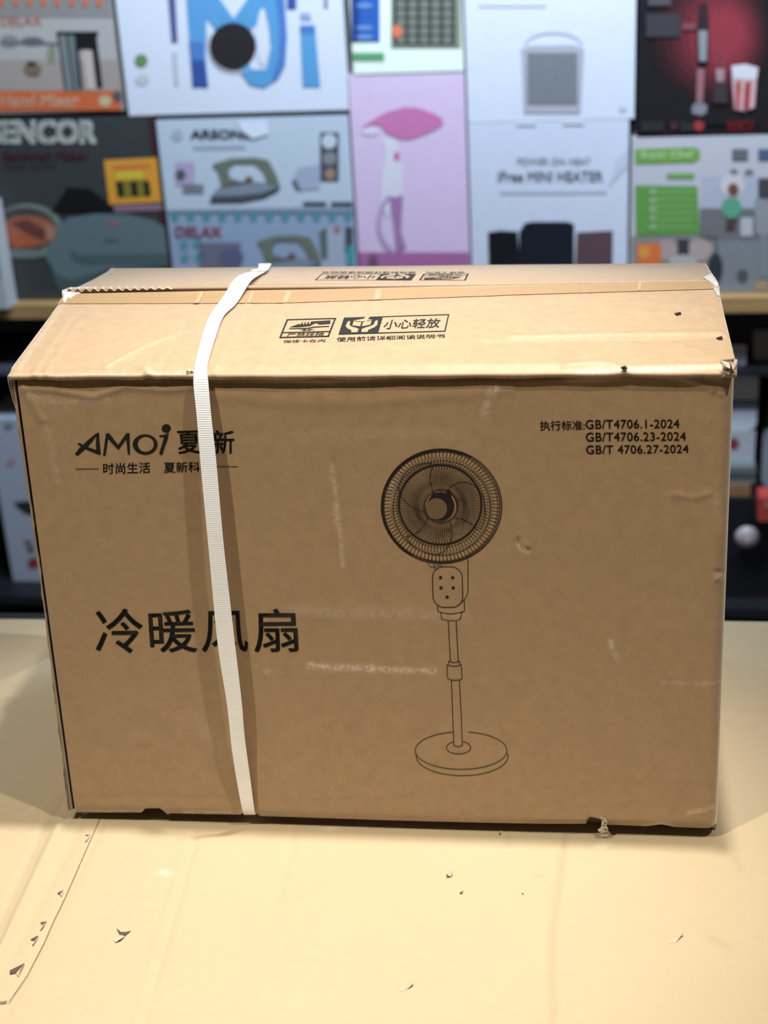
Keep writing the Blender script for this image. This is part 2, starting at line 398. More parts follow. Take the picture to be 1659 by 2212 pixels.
bot = fl([(150, 1757), (305, 1757), (313, 1747), (345, 1746), (356, 1757), (362, 1763), (366, 1759), (518, 1762), (525, 1757), (552, 1757), (561, 1765), (840, 1774), (1266, 1784), (1271, 1763), (1292, 1767), (1303, 1772), (1310, 1787), (1398, 1789), (1428, 1782), (1456, 1789), (1560, 1793)])
top = fl([(20, 812), (150, 812), (300, 811), (420, 808), (640, 808), (1000, 803), (1227, 802), (1590, 798)])
n1, n2 = 420, 290
cr = .012                                                   # rounded right corner
S_ = np.linspace(-.300, .300-cr+cr*math.pi/2, n1)
th = np.clip((S_-(.300-cr))/cr, 0, None)
xs = np.where(th > 0, .300-cr+cr*np.sin(th), S_); ys = np.where(th > 0, cr-cr*np.cos(th), 0)
zb = np.interp(xs, bot[:, 0], bot[:, 1]); zt = np.interp(xs, top[:, 0], top[:, 1])
V = np.linspace(0, 1, n2)
XX = np.repeat(xs[None], n2, 0); ZZ = zb[None]+(zt-zb)[None]*V[:, None]
P2 = np.stack([XX, ZZ], -1); D = fdisp(P2)
D *= smoothstep(-.3005, -.294, XX)
YY = ZZ*TL+ys[None]-D
YY += .004*smoothstep(.425, .4335, ZZ)                      # rolls back into the top edge
YY += .004*smoothstep(.010, .0, ZZ)*(.4+.6*np.exp(-((XX-.2)/.05)**2))
we = np.zeros_like(D); st = np.zeros_like(D)
for l, wd, a in FRONT_W: we += a*np.exp(-(pdist(P2, l)/wd)**2)
for l, wd, a in FRONT_S: st += a*np.exp(-(pdist(P2, l)/wd)**2)
vf = np.stack([XX, YY, ZZ], -1).reshape(-1, 3); vbk = np.stack([XX-.003*(th > .1)[None], YY+.004, ZZ], -1).reshape(-1, 3)
idx = np.arange(n1*n2).reshape(n2, n1); N0 = n1*n2
ff = np.stack([idx[:-1, :-1], idx[:-1, 1:], idx[1:, 1:], idx[1:, :-1]], -1).reshape(-1, 4)
per = np.r_[idx[0, :], idx[1:, -1], idx[-1, -2::-1], idx[-2:0:-1, 0]]
rimf = [(per[i], N0+per[i], N0+per[(i+1) % len(per)], per[(i+1) % len(per)]) for i in range(len(per))]
fp = link('front_panel', np.r_[vf, vbk], [tuple(f) for f in ff]+[tuple(f[::-1]+N0) for f in ff]+rimf, [KRAFT, KRAFT_EDGE], bx, midx=[0]*(2*len(ff))+[1]*len(rimf), smooth=True,
     attrs={'wear': np.r_[np.clip(we, 0, 1).ravel(), np.zeros(N0)], 'stain_shade': np.r_[np.clip(st, 0, 1).ravel(), np.zeros(N0)]})

# corners of the top, from the box's own width and depth
SL = np.array([-.302, .187, .4534]); 
def ray_at_y(px, py, y): return BOX.plane(np.array([px], float), np.array([py], float), (0, 1, 0), y)[0]
SR = ray_at_y(1547, 607, .206); BL = np.array([-.302, .347, .4308]); BR = ray_at_y(1524, 568, .345)
FLc = np.array([-.3050, .0235, .4360]); FRc = np.array([.3010, .0225, .4345])
# side walls, back, bottom
def slab(name, quad, nrm, t, m, parent=bx):
    q = np.array(quad, float); r = q+np.array(nrm)*t; mb = MB()
    n = len(q); mb.add(np.r_[q, r], [tuple(range(n)), tuple(range(n, 2*n))[::-1]]+[(i, i+n, (i+1) % n+n, (i+1) % n) for i in range(n)], m)
    return mb.build(name, parent)
slab('side_panel', [(.300, .016, -.008), (.300, .345, -.009), (BR[0]+.001, BR[1], BR[2]-.002), (SR[0]+.0012, SR[1], SR[2]-.001), (.3000, TL*.43+.012, .4335)], (-1, 0, 0), .004, KRAFT)
slab('back_panel', [(-.300, .347, -.009), (.300, .345, -.009), tuple(BR), tuple(BL)], (0, -1, 0), .004, KRAFT)
# left side: its panel laps past the front panel and shows the raw corrugated edge
lp = MB()
ledge = BOX.plane(np.array([17, 22, 33, 44, 60, 84, 104, 120, 132, 146], float), np.array([816, 840, 885, 960, 1060, 1230, 1390, 1530, 1620, 1752], float), (0, 1, -TL), 0)
zz = np.linspace(.0015, .4315, 420)
xo = np.interp(zz, ledge[::-1, 2], ledge[::-1, 0])+.0004*np.sin(zz*130)+.0002*np.sin(zz*410)     # outer edge of the corrugated strip
xi = np.minimum(xo+.0050, -.3030)
yo = zz*TL
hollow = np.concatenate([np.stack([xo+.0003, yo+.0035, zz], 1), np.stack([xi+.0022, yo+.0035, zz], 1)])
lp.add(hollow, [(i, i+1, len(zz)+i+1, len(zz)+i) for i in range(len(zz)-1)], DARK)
for a, b in ((xo, xo+.0006), ((xo+xi)/2-.0002, (xo+xi)/2+.0002), (xi-.0006, xi)):
    n = len(zz); vs = []
    for y_, xx in ((-.0005, a), (-.0005, b), (.012, b), (.012, a)): vs.append(np.stack([xx, yo+y_, zz], 1))
    vs = np.concatenate(vs); fs = []
    for k in range(4):
        for i in range(n-1): fs.append((k*n+i, ((k+1) % 4)*n+i, ((k+1) % 4)*n+i+1, k*n+i+1))
    lp.add(vs, fs, KRAFT_EDGE)
per_ = .0028
zz2 = np.linspace(.0015, .4315, 2600)
for (f0, f1, ph) in ((.08, .48, 0), (.52, .92, 1.3)):
    a = np.interp(zz2, zz, xo); b = np.interp(zz2, zz, xi)
    xm = a+(b-a)*((f0+f1)/2+(f1-f0)/2*np.sin(zz2*2*math.pi/per_+ph+1.2*np.sin(zz2*47)))
    y0 = zz2*TL
    vs = np.r_[np.stack([xm, y0, zz2], 1), np.stack([xm, y0+.012, zz2], 1)]
    lp.add(vs, [(i, i+1, len(zz2)+i+1, len(zz2)+i) for i in range(len(zz2)-1)], KRAFT_EDGE)
# body of the slab behind the flutes
nn = len(zz); vs = np.concatenate([np.stack([xo, yo+.010, zz], 1), np.stack([xi, yo+.010, zz], 1), np.stack([xi, np.full(nn, .346), zz], 1), np.stack([xo, np.full(nn, .346), zz], 1)])
fs = []
for k in range(4):
    for i in range(nn-1): fs.append((k*nn+i, ((k+1) % 4)*nn+i, ((k+1) % 4)*nn+i+1, k*nn+i+1))
fs += [(0, 3*nn, 2*nn, nn), (nn-1, 2*nn-1, 3*nn-1, 4*nn-1)]
lp.add(vs, fs, KRAFT_EDGE)
g5 = np.array([[xo[-1], .030, .4315], [xo[-1], .346, .4300], [xo[-1]*.5-.151, .187, .4515]]); g6 = g5+np.array([.0045, 0, 0])
lp.add(np.r_[g5, g6], [(0, 1, 2), (5, 4, 3), (0, 3, 4, 1), (1, 4, 5, 2), (2, 5, 3, 0)], KRAFT_EDGE)
o = lp.build('side_panel', bx); o['label'] = 'left side panel with its raw corrugated edge showing'
mb = MB(); mb.box((-.293, .022, -.0100), (.296, .340, .003), KRAFT_EDGE); mb.build('bottom_flap', bx)

# top flaps --------------------------------------------------------
def flap(name, c, disp_lines, bulge, nA=300, nB=110, t=.004, wears=(), edge_noise=0.0):
    A, B_, C_, D_ = [np.array(k, float) for k in c]    # near-left near-right far-right far-left
    u = np.linspace(0, 1, nA)[None, :, None]; v = np.linspace(0, 1, nB)[:, None, None]
    P = A*(1-u)*(1-v)+B_*u*(1-v)+C_*u*v+D_*(1-u)*v
    P2 = P[..., :2]; d = .0006*vnoise(P2, 22, 21)
    uu = u[..., 0]; vv = v[..., 0]
    d = d+bulge(uu, vv)
    wr = np.zeros(P2.shape[:2])
    for l, wd, a in disp_lines: d = d+a*np.exp(-(pdist(P2, l)/wd)**2)
    for l, wd, a in wears: wr = wr+a*np.exp(-(pdist(P2, l)/wd)**2)
    P = P.copy(); P[..., 2] += d
    if edge_noise:
        P[0, :, 2] += edge_noise*np.sin(np.linspace(0, 60, nA))*RNG.uniform(.2, 1, nA)
    tp = P.reshape(-1, 3); bt = tp-np.array([0, 0, t])
    idx = np.arange(nA*nB).reshape(nB, nA); n0 = nA*nB
    f = np.stack([idx[:-1, :-1], idx[:-1, 1:], idx[1:, 1:], idx[1:, :-1]], -1).reshape(-1, 4)
    per = np.r_[idx[0, :], idx[1:, -1], idx[-1, -2::-1], idx[-2:0:-1, 0]]
    rf = [(per[i], n0+per[i], n0+per[(i+1) % len(per)], per[(i+1) % len(per)]) for i in range(len(per))]
    o = link(name, np.r_[tp, bt], [tuple(k) for k in f]+[tuple(k[::-1]+n0) for k in f]+rf, [KRAFT, KRAFT_EDGE], bx, midx=[0]*(2*len(f))+[1]*len(rf), smooth=True,
             attrs={'wear': np.r_[np.clip(wr, 0, 1).ravel(), np.zeros(n0)], 'stain_shade': np.zeros(2*n0)})
    return o, P
nfl = np.cross(FRc-FLc, SL-FLc); cfl = nfl @ FLc
def flap_px(px, py, layer=0, lift=0.0):
    q = BOX.plane(np.asarray(px, float), np.asarray(py, float), nfl, cfl); return q
def tl(pts): p = np.array(pts, float); return flap_px(p[:, 0], p[:, 1])[:, :2]
bank_lines = [(tl([(1100, 735), (1300, 727), (1560, 718)]), .004, .0010), (tl([(1050, 745), (1400, 738), (1560, 730)]), .004, -.0010),
    (tl([(230, 795), (290, 765), (370, 733)]), .003, .0010), (tl([(435, 632), (395, 720), (350, 790)]), .003, -.0007), (tl([(545, 636), (520, 700), (460, 800)]), .003, .0008),
    (tl([(625, 636), (590, 720), (560, 790)]), .003, .0006), (tl([(150, 690), (75, 800)]), .003, .0012), (tl([(180, 690), (100, 800)]), .003, .0010), (tl([(820, 630), (790, 700)]), .003, .0007),
    (tl([(1225, 790), (1300, 782), (1350, 796)]), .004, .0012), (tl([(1340, 785), (1560, 780)]), .004, -.0006), (tl([(320, 805), (312, 795), (330, 812)]), .003, .0015)]
def bulge_f(u, v): return .004*np.sin(np.pi*v)**1.0*np.sin(np.pi*u)**.5 - .0035*smoothstep(.06, 0, v)
of, PF = flap('top_flap', (FLc, FRc, SR, SL), bank_lines, bulge_f,
    wears=[(tl([(1100, 735), (1300, 730), (1560, 724)]), .002, .25), (tl([(30, 805), (300, 803), (420, 800)]), .003, .5), (tl([(1230, 798), (1560, 788)]), .003, .6), (tl([(230, 795), (290, 765), (370, 733)]), .0015, .3), (tl([(150, 640), (40, 800)]), .003, .3)], edge_noise=.0008)
of['label'] = 'near flap of the lid, printed with handling marks'
def bulge_b(u, v): return .006*np.sin(np.pi*np.clip(v, 0, 1))*np.sin(np.pi*u)**.6+.0035*smoothstep(.12, 0, v)*smoothstep(.75, .1, u)
ob, PB = flap('top_flap', (SL+[0, .002, .001], SR+[0, .002, .0005], BR, BL), [], bulge_b, nB=90)
ob['label'] = 'far flap of the lid, lifted slightly along the seam'
# height lookup on the flap grids
def hgrid(Pg, x, y):
    A = Pg.reshape(-1, 3); x = np.atleast_1d(x); y = np.atleast_1d(y); out = np.zeros(len(x))
    for i in range(len(x)):
        k = ((A[:, 0]-x[i])**2+(A[:, 1]-y[i])**2).argmin(); out[i] = A[k, 2]
    return out
def on_grid(Pg, px, py, it=6):
    """march the pixel ray onto the curved flap"""
    px = np.atleast_1d(np.asarray(px, float)); py = np.atleast_1d(np.asarray(py, float))
    d = BOX.dirs(px, py); z = np.full(len(px), Pg[..., 2].mean())
    nu = Pg.shape[1]; nv_ = Pg.shape[0]
    for _ in range(it):
        t = (z-BOX.o[2])/d[:, 2]; q = BOX.o+t[:, None]*d
        z = hgrid(Pg, q[:, 0], q[:, 1])
    t = (z-BOX.o[2])/d[:, 2]; return BOX.o+t[:, None]*d
def gm(Pg, lift=.00045):
    # smooth bilinear printing map: coarse 12x grid sampled exactly would be slow, so march every vertex
    def f(px, py, layer=0):
        q = on_grid(Pg, px, py); q[:, 2] += lift+.0003*layer; return q
    return f
# tape over the seam, on the near flap
tt = np.linspace(0, 1, 90)
tp_ = np.stack([np.interp(tt, [0, .25, .5, .75, 1], [140, 490, 840, 1190, 1549]), np.interp(tt, [0, .25, .62, 1], [636, 629, 622, 610])], 1)
bt_ = np.stack([np.interp(tt, [0, .3, .62, 1], [124, 555, 1060, 1556]), np.interp(tt, [0, .33, .66, 1], [657, 656, 638, 625])], 1)
nrow = 6; rows = []
for k in range(nrow):
    r = k/(nrow-1); pp = tp_*(1-r)+bt_*r
    q = on_grid(PF, pp[:, 0], pp[:, 1]); q[:, 2] += .0006; rows.append(q)
R_ = np.array(rows); n = len(tt)
link('packing_tape', R_.reshape(-1, 3), [(k*n+i, (k+1)*n+i, (k+1)*n+i+1, k*n+i+1) for k in range(nrow-1) for i in range(n-1)], TAPE, bx, smooth=True)['label'] = 'strip of glossy brown tape along the lid seam'
# clear tape bits crossing the seam tape
CLEAR = plain('dusty_clear_tape', (.36, .26, .155), .35)
art = Art(lambda a, b, l: on_grid(PF, a, b)+np.array([0, 0, .0010+.0003*l]))
for q in ([(434, 632), (442, 632), (430, 656), (420, 656)], [(543, 632), (549, 632), (540, 656), (534, 656)], [(620, 631), (632, 631), (620, 655), (610, 655)],
          [(812, 627), (826, 627), (820, 649), (808, 650)], [(1378, 612), (1386, 612), (1384, 629), (1378, 629)]):
    art.poly(q, CLEAR); art.build('clear_tape', bx); art.mb = MB()
# exposed corrugation at the left end of the seam
zc = np.linspace(0, 1, 240); A = SL+np.array([.001, .0005, 0]); B_ = SL+(SR-SL)*.17
base = A*(1-zc[:, None])+B_*zc[:, None]
wv = base+np.array([0, .0005, .0032])+np.stack([0*zc, 0*zc, .0016*np.sin(zc*26*math.pi)*(1-.6*zc)], 1)
link('torn_corrugation', np.r_[wv, wv+np.array([0, .004, .0004])], [(i, i+1, 240+i+1, 240+i) for i in range(239)], KRAFT_TORN, bx)
# plastic film scrap on the left end, crumpled board at the right corner
FILM = plain('wrinkled_clear_film', (.46, .44, .42), .25, 0, .6)
def scrap(name, pts, m, seed, dz=.004, yl=None):
    r = np.random.RandomState(seed); p = np.array(pts, float)
    q = on_grid(PF, p[:, 0], p[:, 1]) if yl is None else BOX.plane(p[:, 0], p[:, 1], (0, 1, -TL), -yl)
    c = q.mean(0); mid = (q+np.roll(q, -1, 0))/2; ringp = np.empty((2*len(q), 3)); ringp[0::2] = q; ringp[1::2] = mid
    ringp += r.uniform(-1, 1, ringp.shape)*dz*.35; inner = c+(ringp-c)*.5+r.uniform(-1, 1, ringp.shape)*dz; inner[:, 2] += dz*.6
    n = len(ringp); vs = np.r_[ringp, inner, [c+[0, 0, dz]]]
    fs = [(i, (i+1) % n, n+(i+1) % n, n+i) for i in range(n)]+[(n+i, n+(i+1) % n, 2*n) for i in range(n)]
    o = link(name, vs, fs, m, bx); md = o.modifiers.new('solid', 'SOLIDIFY'); md.thickness = .0006; return o
scrap('tape_end', [(134, 628), (165, 620), (200, 622), (160, 640), (140, 656), (134, 645)], FILM, 3, .002)
scrap('tape_end', [(1520, 600), (1538, 590), (1550, 612), (1556, 640), (1548, 640), (1540, 615)], FILM, 9, .0015)
scrap('crushed_corner', [(1560, 784), (1575, 778), (1592, 786), (1592, 796), (1578, 806), (1562, 800)], KRAFT_TORN, 5, .004, .004)
scrap('crushed_corner', [(1558, 792), (1570, 786), (1578, 800), (1572, 808), (1560, 812)], KRAFT_TORN, 6, .003, .006)
scrap('torn_lip', [(1298, 1764), (1306, 1766), (1312, 1778), (1308, 1790), (1300, 1782)], KRAFT_TORN, 8, .002, .001)
scrap('torn_lip', [(1300, 1784), (1312, 1790), (1316, 1798), (1300, 1798), (1292, 1792)], KRAFT_TORN, 12, .002, .002)
scrap('torn_lip', [(310, 803), (318, 800), (324, 808), (318, 815), (308, 810)], KRAFT_TORN, 15, .002, .002)
scrap('torn_lip', [(404, 803), (415, 798), (420, 808), (414, 815)], KRAFT_TORN, 16, .002, .002)
# small punctures
art = Art(lambda a, b, l: on_grid(PF, a, b)+np.array([0, 0, .0006]))
art.poly([(1456, 678), (1470, 675), (1472, 680), (1462, 683)], DARK); art.build('puncture', bx); art.mb = MB(); art.poly([(1546, 731), (1560, 727), (1561, 735), (1552, 735)], DARK); art.build('puncture', bx); art.mb = MB()
art.poly([(1340, 795), (1350, 791), (1356, 797), (1350, 804), (1344, 800)], DARK)
art.build('puncture', bx)

# ------------------------------------------------------------------ printing on the front panel
def front_ink(px, py, layer=0):
    q = face_px(px, py); d = fdisp(q[:, [0, 2]]); q = q.copy(); q[:, 1] = q[:, 2]*TL-d-.00035-.0002*layer
    return q
# logo
class Scaled(Art):
    def __init__(s, pm, ox, oy, k): super().__init__(lambda a, b, l=0: pm(ox+np.asarray(a, float)/k, oy+np.asarray(b, float)/k, l))
L = Scaled(front_ink, 120, 860, 2.9625)
L.poly([(124, 357), (136, 369), (150, 362), (196, 322), (236, 276), (262, 240), (277, 221), (262, 226), (246, 236), (206, 270), (150, 322)], INK)
L.poly([(262, 228), (277, 220), (280, 270), (289, 362), (262, 354), (258, 290)], INK)
L.poly([(145, 287), (160, 290), (176, 300), (230, 322), (266, 334), (286, 362), (262, 356), (200, 330), (156, 306), (143, 296)], INK)
L.poly([(322, 228), (342, 224), (400, 300), (452, 226), (473, 224), (475, 364), (463, 360), (452, 264), (402, 332), (336, 262), (320, 366), (304, 369), (314, 290)], INK)
def blob_ring(A, cx, cy, ro, ri, off, n=60):
    t = np.linspace(0, 2*math.pi, n, endpoint=False)
    a = np.stack([cx+ro[0]*np.cos(t), cy+ro[1]*np.sin(t)], 1); b = np.stack([cx+off[0]+ri[0]*np.cos(t), cy+off[1]+ri[1]*np.sin(t)], 1)
    q = A.pm(np.r_[a[:, 0], b[:, 0]], np.r_[a[:, 1], b[:, 1]], 0)
    A.mb.add(q, [(i, (i+1) % n, n+(i+1) % n, n+i) for i in range(n)], INK)
blob_ring(L, 573, 297, (79, 65), (52, 49), (4, -2))
L.poly([(661, 243), (668, 238), (700, 234), (724, 222), (718, 262), (700, 310), (685, 358), (676, 365), (664, 360), (666, 345), (692, 262), (690, 248), (668, 250)], INK)
L.ell(708, 194, 29, 27, INK, rot_=-.3)
L.text('夏', [(772, 212), (925, 207), (930, 352), (788, 356)], INK, 0, bold=.012)
L.text('新', [(1000, 208), (1143, 206), (1143, 352), (1000, 356)], INK, 0, bold=.012)
L.build('printed_logo', bx)
L = Scaled(front_ink, 120, 860, 2.9625)
L.stroke([(128, 454), (276, 452)], 4, INK); L.stroke([(1020, 439), (1167, 437)], 4, INK)
L.text('时尚生活', [(304, 416), (605, 411), (606, 479), (306, 486)], INK, bold=.006)
L.text('夏新科技', [(692, 410), (1000, 405), (1002, 471), (694, 478)], INK, bold=.006)
L.build('printed_slogan', bx)
L = Scaled(front_ink, 120, 860, 2.9625)
for ch, q in (('冷', [(256, 1350), (556, 1346), (558, 1626), (262, 1628)]), ('暖', [(594, 1359), (884, 1354), (906, 1622), (612, 1624)]),
              ('风', [(946, 1364), (1214, 1362), (1234, 1622), (940, 1622)]), ('扇', [(1268, 1350), (1540, 1348), (1554, 1622), (1276, 1624)])):
    L.text(ch, q, INK, 0, bold=.009)
L.build('printed_title', bx)
L = Scaled(front_ink, 1130, 880, 4.1475)
L.text('执行标准:', [(150, 119), (550, 117), (552, 201), (152, 206)], INKLINE, bold=.010)
L.text('GB/T4706.1-2024', [(560, 112), (1398, 106), (1400, 182), (562, 192)], INKLINE, bold=.012, spacing=1.06)
L.text('GB/T4706.23-2024', [(562, 226), (1456, 220), (1458, 296), (564, 305)], INKLINE, bold=.012, spacing=1.06)
L.text('GB/T 4706.27-2024', [(565, 341), (1480, 334), (1482, 407), (567, 418)], INKLINE, bold=.012, spacing=1.06)
L.build('printed_standards', bx)
# fan drawing
F = Scaled(front_ink, 790, 940, 4.88)
def pe(c, r, a): return (c[0]+r[0]*math.cos(a), c[1]+r[1]*math.sin(a))
C0, R0 = (799, 748), (636, 606)
F.ring(*C0, 634, 604, 10, INKLINE); F.ring(*C0, 616, 588, 8, INKLINE)
F.arc(799, 748, 628, 598, 120, 300, 20, INKLINE, n=100)
F.arc(799, 748, 610, 582, 200, 290, 8, INKLINE)
F.ring(792, 752, 600, 578, 5, INKLINE); F.ring(802, 767, 513, 498, 6, INKLINE)
F.ring(785, 733, 434, 420, 19, INK)
F.ring(790, 742, 462, 446, 4, INKLINE)
Ch = (790, 750)
for k in range(84):
    a = 2*math.pi*k/84
    for da in (-.010, .012):
        F.stroke([pe(Ch, (165, 165), a+da), pe((785, 733), (428, 414), a-da*2.2)], 5.0, INKLINE)
for k in range(92):
    a = 2*math.pi*k/92
    F.stroke([pe((785, 733), (440, 426), a-.02), pe(C0, (612, 584), a+.045)], 4.2, INKLINE)
    F.stroke([pe((785, 733), (440, 426), a+.02), pe(C0, (612, 584), a-.045)], 4.2, INKLINE)
def bez(p, n=24):
    p = np.array(p, float); t = np.linspace(0, 1, n)[:, None]
    if len(p) == 3: return (1-t)**2*p[0]+2*t*(1-t)*p[1]+t*t*p[2]
    return (1-t)**3*p[0]+3*t*(1-t)**2*p[1]+3*t*t*(1-t)*p[2]+t**3*p[3]
for b in ([(712, 320), (650, 440), (690, 520), (705, 600)], [(700, 300), (600, 270), (380, 330), (345, 560)], [(345, 560), (380, 700), (480, 770), (600, 803)],
          [(880, 560), (960, 470), (1080, 470), (1180, 560)], [(1180, 560), (1270, 660), (1300, 880), (1195, 1000)], [(930, 870), (1060, 880), (1130, 940), (1180, 1000)],
          [(650, 870), (620, 980), (560, 1040), (435, 1070)], [(435, 1070), (440, 1140), (560, 1230), (720, 1262)], [(720, 1262), (840, 1250), (870, 1170), (900, 1100)],
          [(870, 890), (920, 970), (910, 1040), (895, 1130)]):
    F.stroke(bez(b), 6.5, INKLINE)
F.stroke([(940, 670), (1040, 700), (1088, 790), (1070, 880), (1030, 920), (1010, 1040), (900, 1040), (870, 980), (866, 1012), (780, 1012)], 3.5, INKLINE)
F.ring(800, 752, 172, 172, 3.5, INKLINE); F.ring(800, 752, 156, 162, 3.5, INKLINE)
F.ell(792, 750, 143, 149, INK, 1); F.ell(747, 773, 111, 111, HALF, 2)
F.poly([(690, 640), (722, 590), (745, 640)], INK, 1); F.poly([(848, 600), (870, 560), (905, 600), (900, 660), (850, 640)], INK, 1)
# neck and control head
W_ = 6.5
F.stroke([(722, 1358), (722, 1418)], W_, INKLINE); F.stroke([(1077, 1302), (1077, 1665)], W_, INKLINE); F.stroke([(1077, 1665), (1042, 1728), (1000, 1775)], W_, INKLINE)
F.stroke([(655, 1350), (678, 1388), (742, 1392)], W_, INKLINE); F.stroke([(742, 1392), (752, 1374), (780, 1372), (802, 1380)], W_, INKLINE)
def rrect(x0, y0, x1, y1, r, sk=0):
    pts = []
    for cx_, cy_, a0 in ((x1-r, y0+r, -90), (x1-r, y1-r, 0), (x0+r, y1-r, 90), (x0+r, y0+r, 180)):
        for k in range(11):
            a = math.radians(a0+9*k); px = cx_+r*math.cos(a); py = cy_+r*math.sin(a); pts.append((px+sk*(py-y0)/(y1-y0), py))
    return pts
F.stroke(rrect(700, 1386, 1014, 1814, 118, 12), 8, INKLINE, 0, True)
for c in ((789, 1501), (917, 1501), (793, 1609), (922, 1609), (858, 1706)): F.ell(c[0], c[1], 17, 16, INKLINE)
F.stroke([(757, 1788), (762, 1855)], W_, INKLINE); F.stroke(bez([(762, 1855), (900, 1905), (1043, 1850)]), W_, INKLINE); F.stroke([(1043, 1850), (1037, 1735)], W_, INKLINE)
F.stroke(bez([(783, 1864), (800, 1885), (800, 1935)]), W_, INKLINE); F.stroke(bez([(800, 1935), (900, 1972), (1003, 1935)]), W_, INKLINE); F.stroke(bez([(1003, 1935), (1003, 1885), (1020, 1862)]), W_, INKLINE)
F.build('printed_fan_drawing', bx)
F = Scaled(front_ink, 860, 1300, 5.529); W_ = 8
F.stroke([(599, 228), (612, 480), (624, 705)], W_, INKLINE); F.stroke([(693, 228), (706, 480), (718, 703)], W_, INKLINE)
F.stroke([(606, 702), (602, 738), (586, 750), (586, 880)], W_, INKLINE); F.stroke(bez([(586, 880), (590, 935), (675, 935)]), W_, INKLINE)
F.stroke(bez([(675, 935), (765, 932), (765, 908)]), W_, INKLINE); F.stroke([(765, 908), (752, 748), (737, 738), (732, 704)], W_, INKLINE)
F.stroke(bez([(606, 702), (670, 742), (732, 704)]), W_, INKLINE); F.stroke(bez([(588, 752), (670, 785), (752, 748)]), W_, INKLINE)
F.stroke([(636, 935), (652, 1330), (666, 1715)], W_, INKLINE); F.stroke([(731, 930), (752, 1320), (768, 1710)], W_, INKLINE)
F.stroke(bez([(666, 1712), (700, 1736), (770, 1712)]), W_, INKLINE)
F.arc(752, 1773, 547, 224, -81+0, 261-1, W_, INKLINE, n=160)
F.arc(722, 1737, 145, 75, -70, 248, W_, INKLINE)
F.arc(765, 1838, 548, 234, -8, 184, W_, INKLINE, n=110)
F.build('printed_fan_stand', bx)

# handling marks --------------------------------------------------
def mark_map(surf, quad, flip=False):
    q = [np.array(k, float) for k in quad]
    def f(u, v, layer=0):
        u = np.asarray(u, float); v = np.asarray(v, float)
        p = q[0]*(1-u)[:, None]*(1-v)[:, None]+q[1]*u[:, None]*(1-v)[:, None]+q[2]*u[:, None]*v[:, None]+q[3]*(1-u)[:, None]*v[:, None]
        return surf(p[:, 0], p[:, 1], layer)
    return f
CREAM = cardboard('bare_board_in_print', (.38, .245, .122), (.352, .224, .110), rough=.55, spec=.45)
def frame_lines(A, bw, bh):
    A.rect(0, 0, 1, bh, INK); A.rect(0, 1-bh, 1, 1, INK); A.rect(0, bh, bw, 1-bh, INK); A.rect(1-bw, bh, 1, 1-bh, INK)
def step_mark(surf, quad, tquad, name):
    A = Art(mark_map(surf, quad)); frame_lines(A, .035, .05); A.rect(.03, .70, .97, .735, INK)
    A.poly([(.12, .44), (.34, .22), (.55, .16), (.90, .12), (.92, .30), (.72, .34), (.62, .24), (.52, .40), (.30, .44)], INK)   # sole of a boot
    for k in range(4): A.poly([(.30+.06*k, .30-.02*k), (.33+.06*k, .12), (.35+.06*k, .12), (.33+.06*k, .34)], CREAM, 1)
    A.poly([(.12, .50), (.50, .50), (.60, .44), (.92, .42), (.92, .46), (.62, .50), (.52, .55), (.14, .54)], INK)
    c = (.50, .58)
    for k in range(9):
        a = math.radians(-10+25*k); r = .20 if k % 2 else .14
        A.poly([(c[0]+.04*math.cos(a-.5), c[1]+.03*math.sin(a-.5)), (c[0]+r*1.0*math.cos(a), c[1]+r*.55*abs(math.sin(a))), (c[0]+.04*math.cos(a+.5), c[1]+.03*math.sin(a+.5))], INK)
    A.tbox('严禁踩踏', .14, .765, .88, .925, INK, bold=.006)
    A.build(name, bx)
    A = Art(surf); A.text('保修卡在内', tquad, INK, bold=.006); A.build(name, bx)
def care_mark(surf, quad, tquad, name):
    A = Art(mark_map(surf, quad)); frame_lines(A, .012, .045)
    A.rect(.012, .04, .37, .96, INK)
    # carton held between two hands
    A.poly([(.19, .13), (.28, .20), (.19, .30), (.10, .22)], CREAM, 1)
    A.poly([(.105, .26), (.182, .34), (.182, .58), (.105, .50)], CREAM, 1); A.poly([(.275, .24), (.275, .50), (.198, .58), (.198, .34)], CREAM, 1)
    for sgn, ox in ((1, 0), (-1, .383)):
        h = [(.050, .26), (.070, .24), (.080, .50), (.105, .58), (.150, .66), (.178, .74), (.172, .92), (.115, .92), (.112, .80), (.062, .66), (.042, .52)]
        A.poly([(ox+sgn*x, y) for x, y in (h if sgn > 0 else h[::-1])], CREAM, 1)
    A.tbox('小心轻放', .405, .22, .93, .76, INK, bold=.010)
    A.build(name, bx)
    A = Art(surf); A.text('使用前请详细阅读说明书', tquad, INK, bold=.008); A.build(name, bx)
def cz(pts): return [(560+x/3.318, 560+y/3.318) for x, y in pts]
sf = gm(PF); sb = gm(PB)
step_mark(sf, cz([(197, 433), (553, 423), (500, 557), (143, 566)]), cz([(176, 582), (476, 575), (470, 596), (168, 603)]), 'handling_mark')
care_mark(sf, cz([(608, 421), (1363, 396), (1335, 520), (568, 542)]), cz([(556, 562), (1332, 538), (1330, 566), (553, 594)]), 'handling_mark')
step_mark(sb, cz([(1480, 153), (1145, 152), (1178, 106), (1503, 106)]), cz([(1470, 102), (1195, 102), (1200, 91), (1475, 91)]), 'handling_mark')
care_mark(sb, cz([(1090, 153), (398, 152), (448, 106), (1125, 108)]), cz([(1120, 104), (452, 101), (458, 89), (1128, 91)]), 'handling_mark')

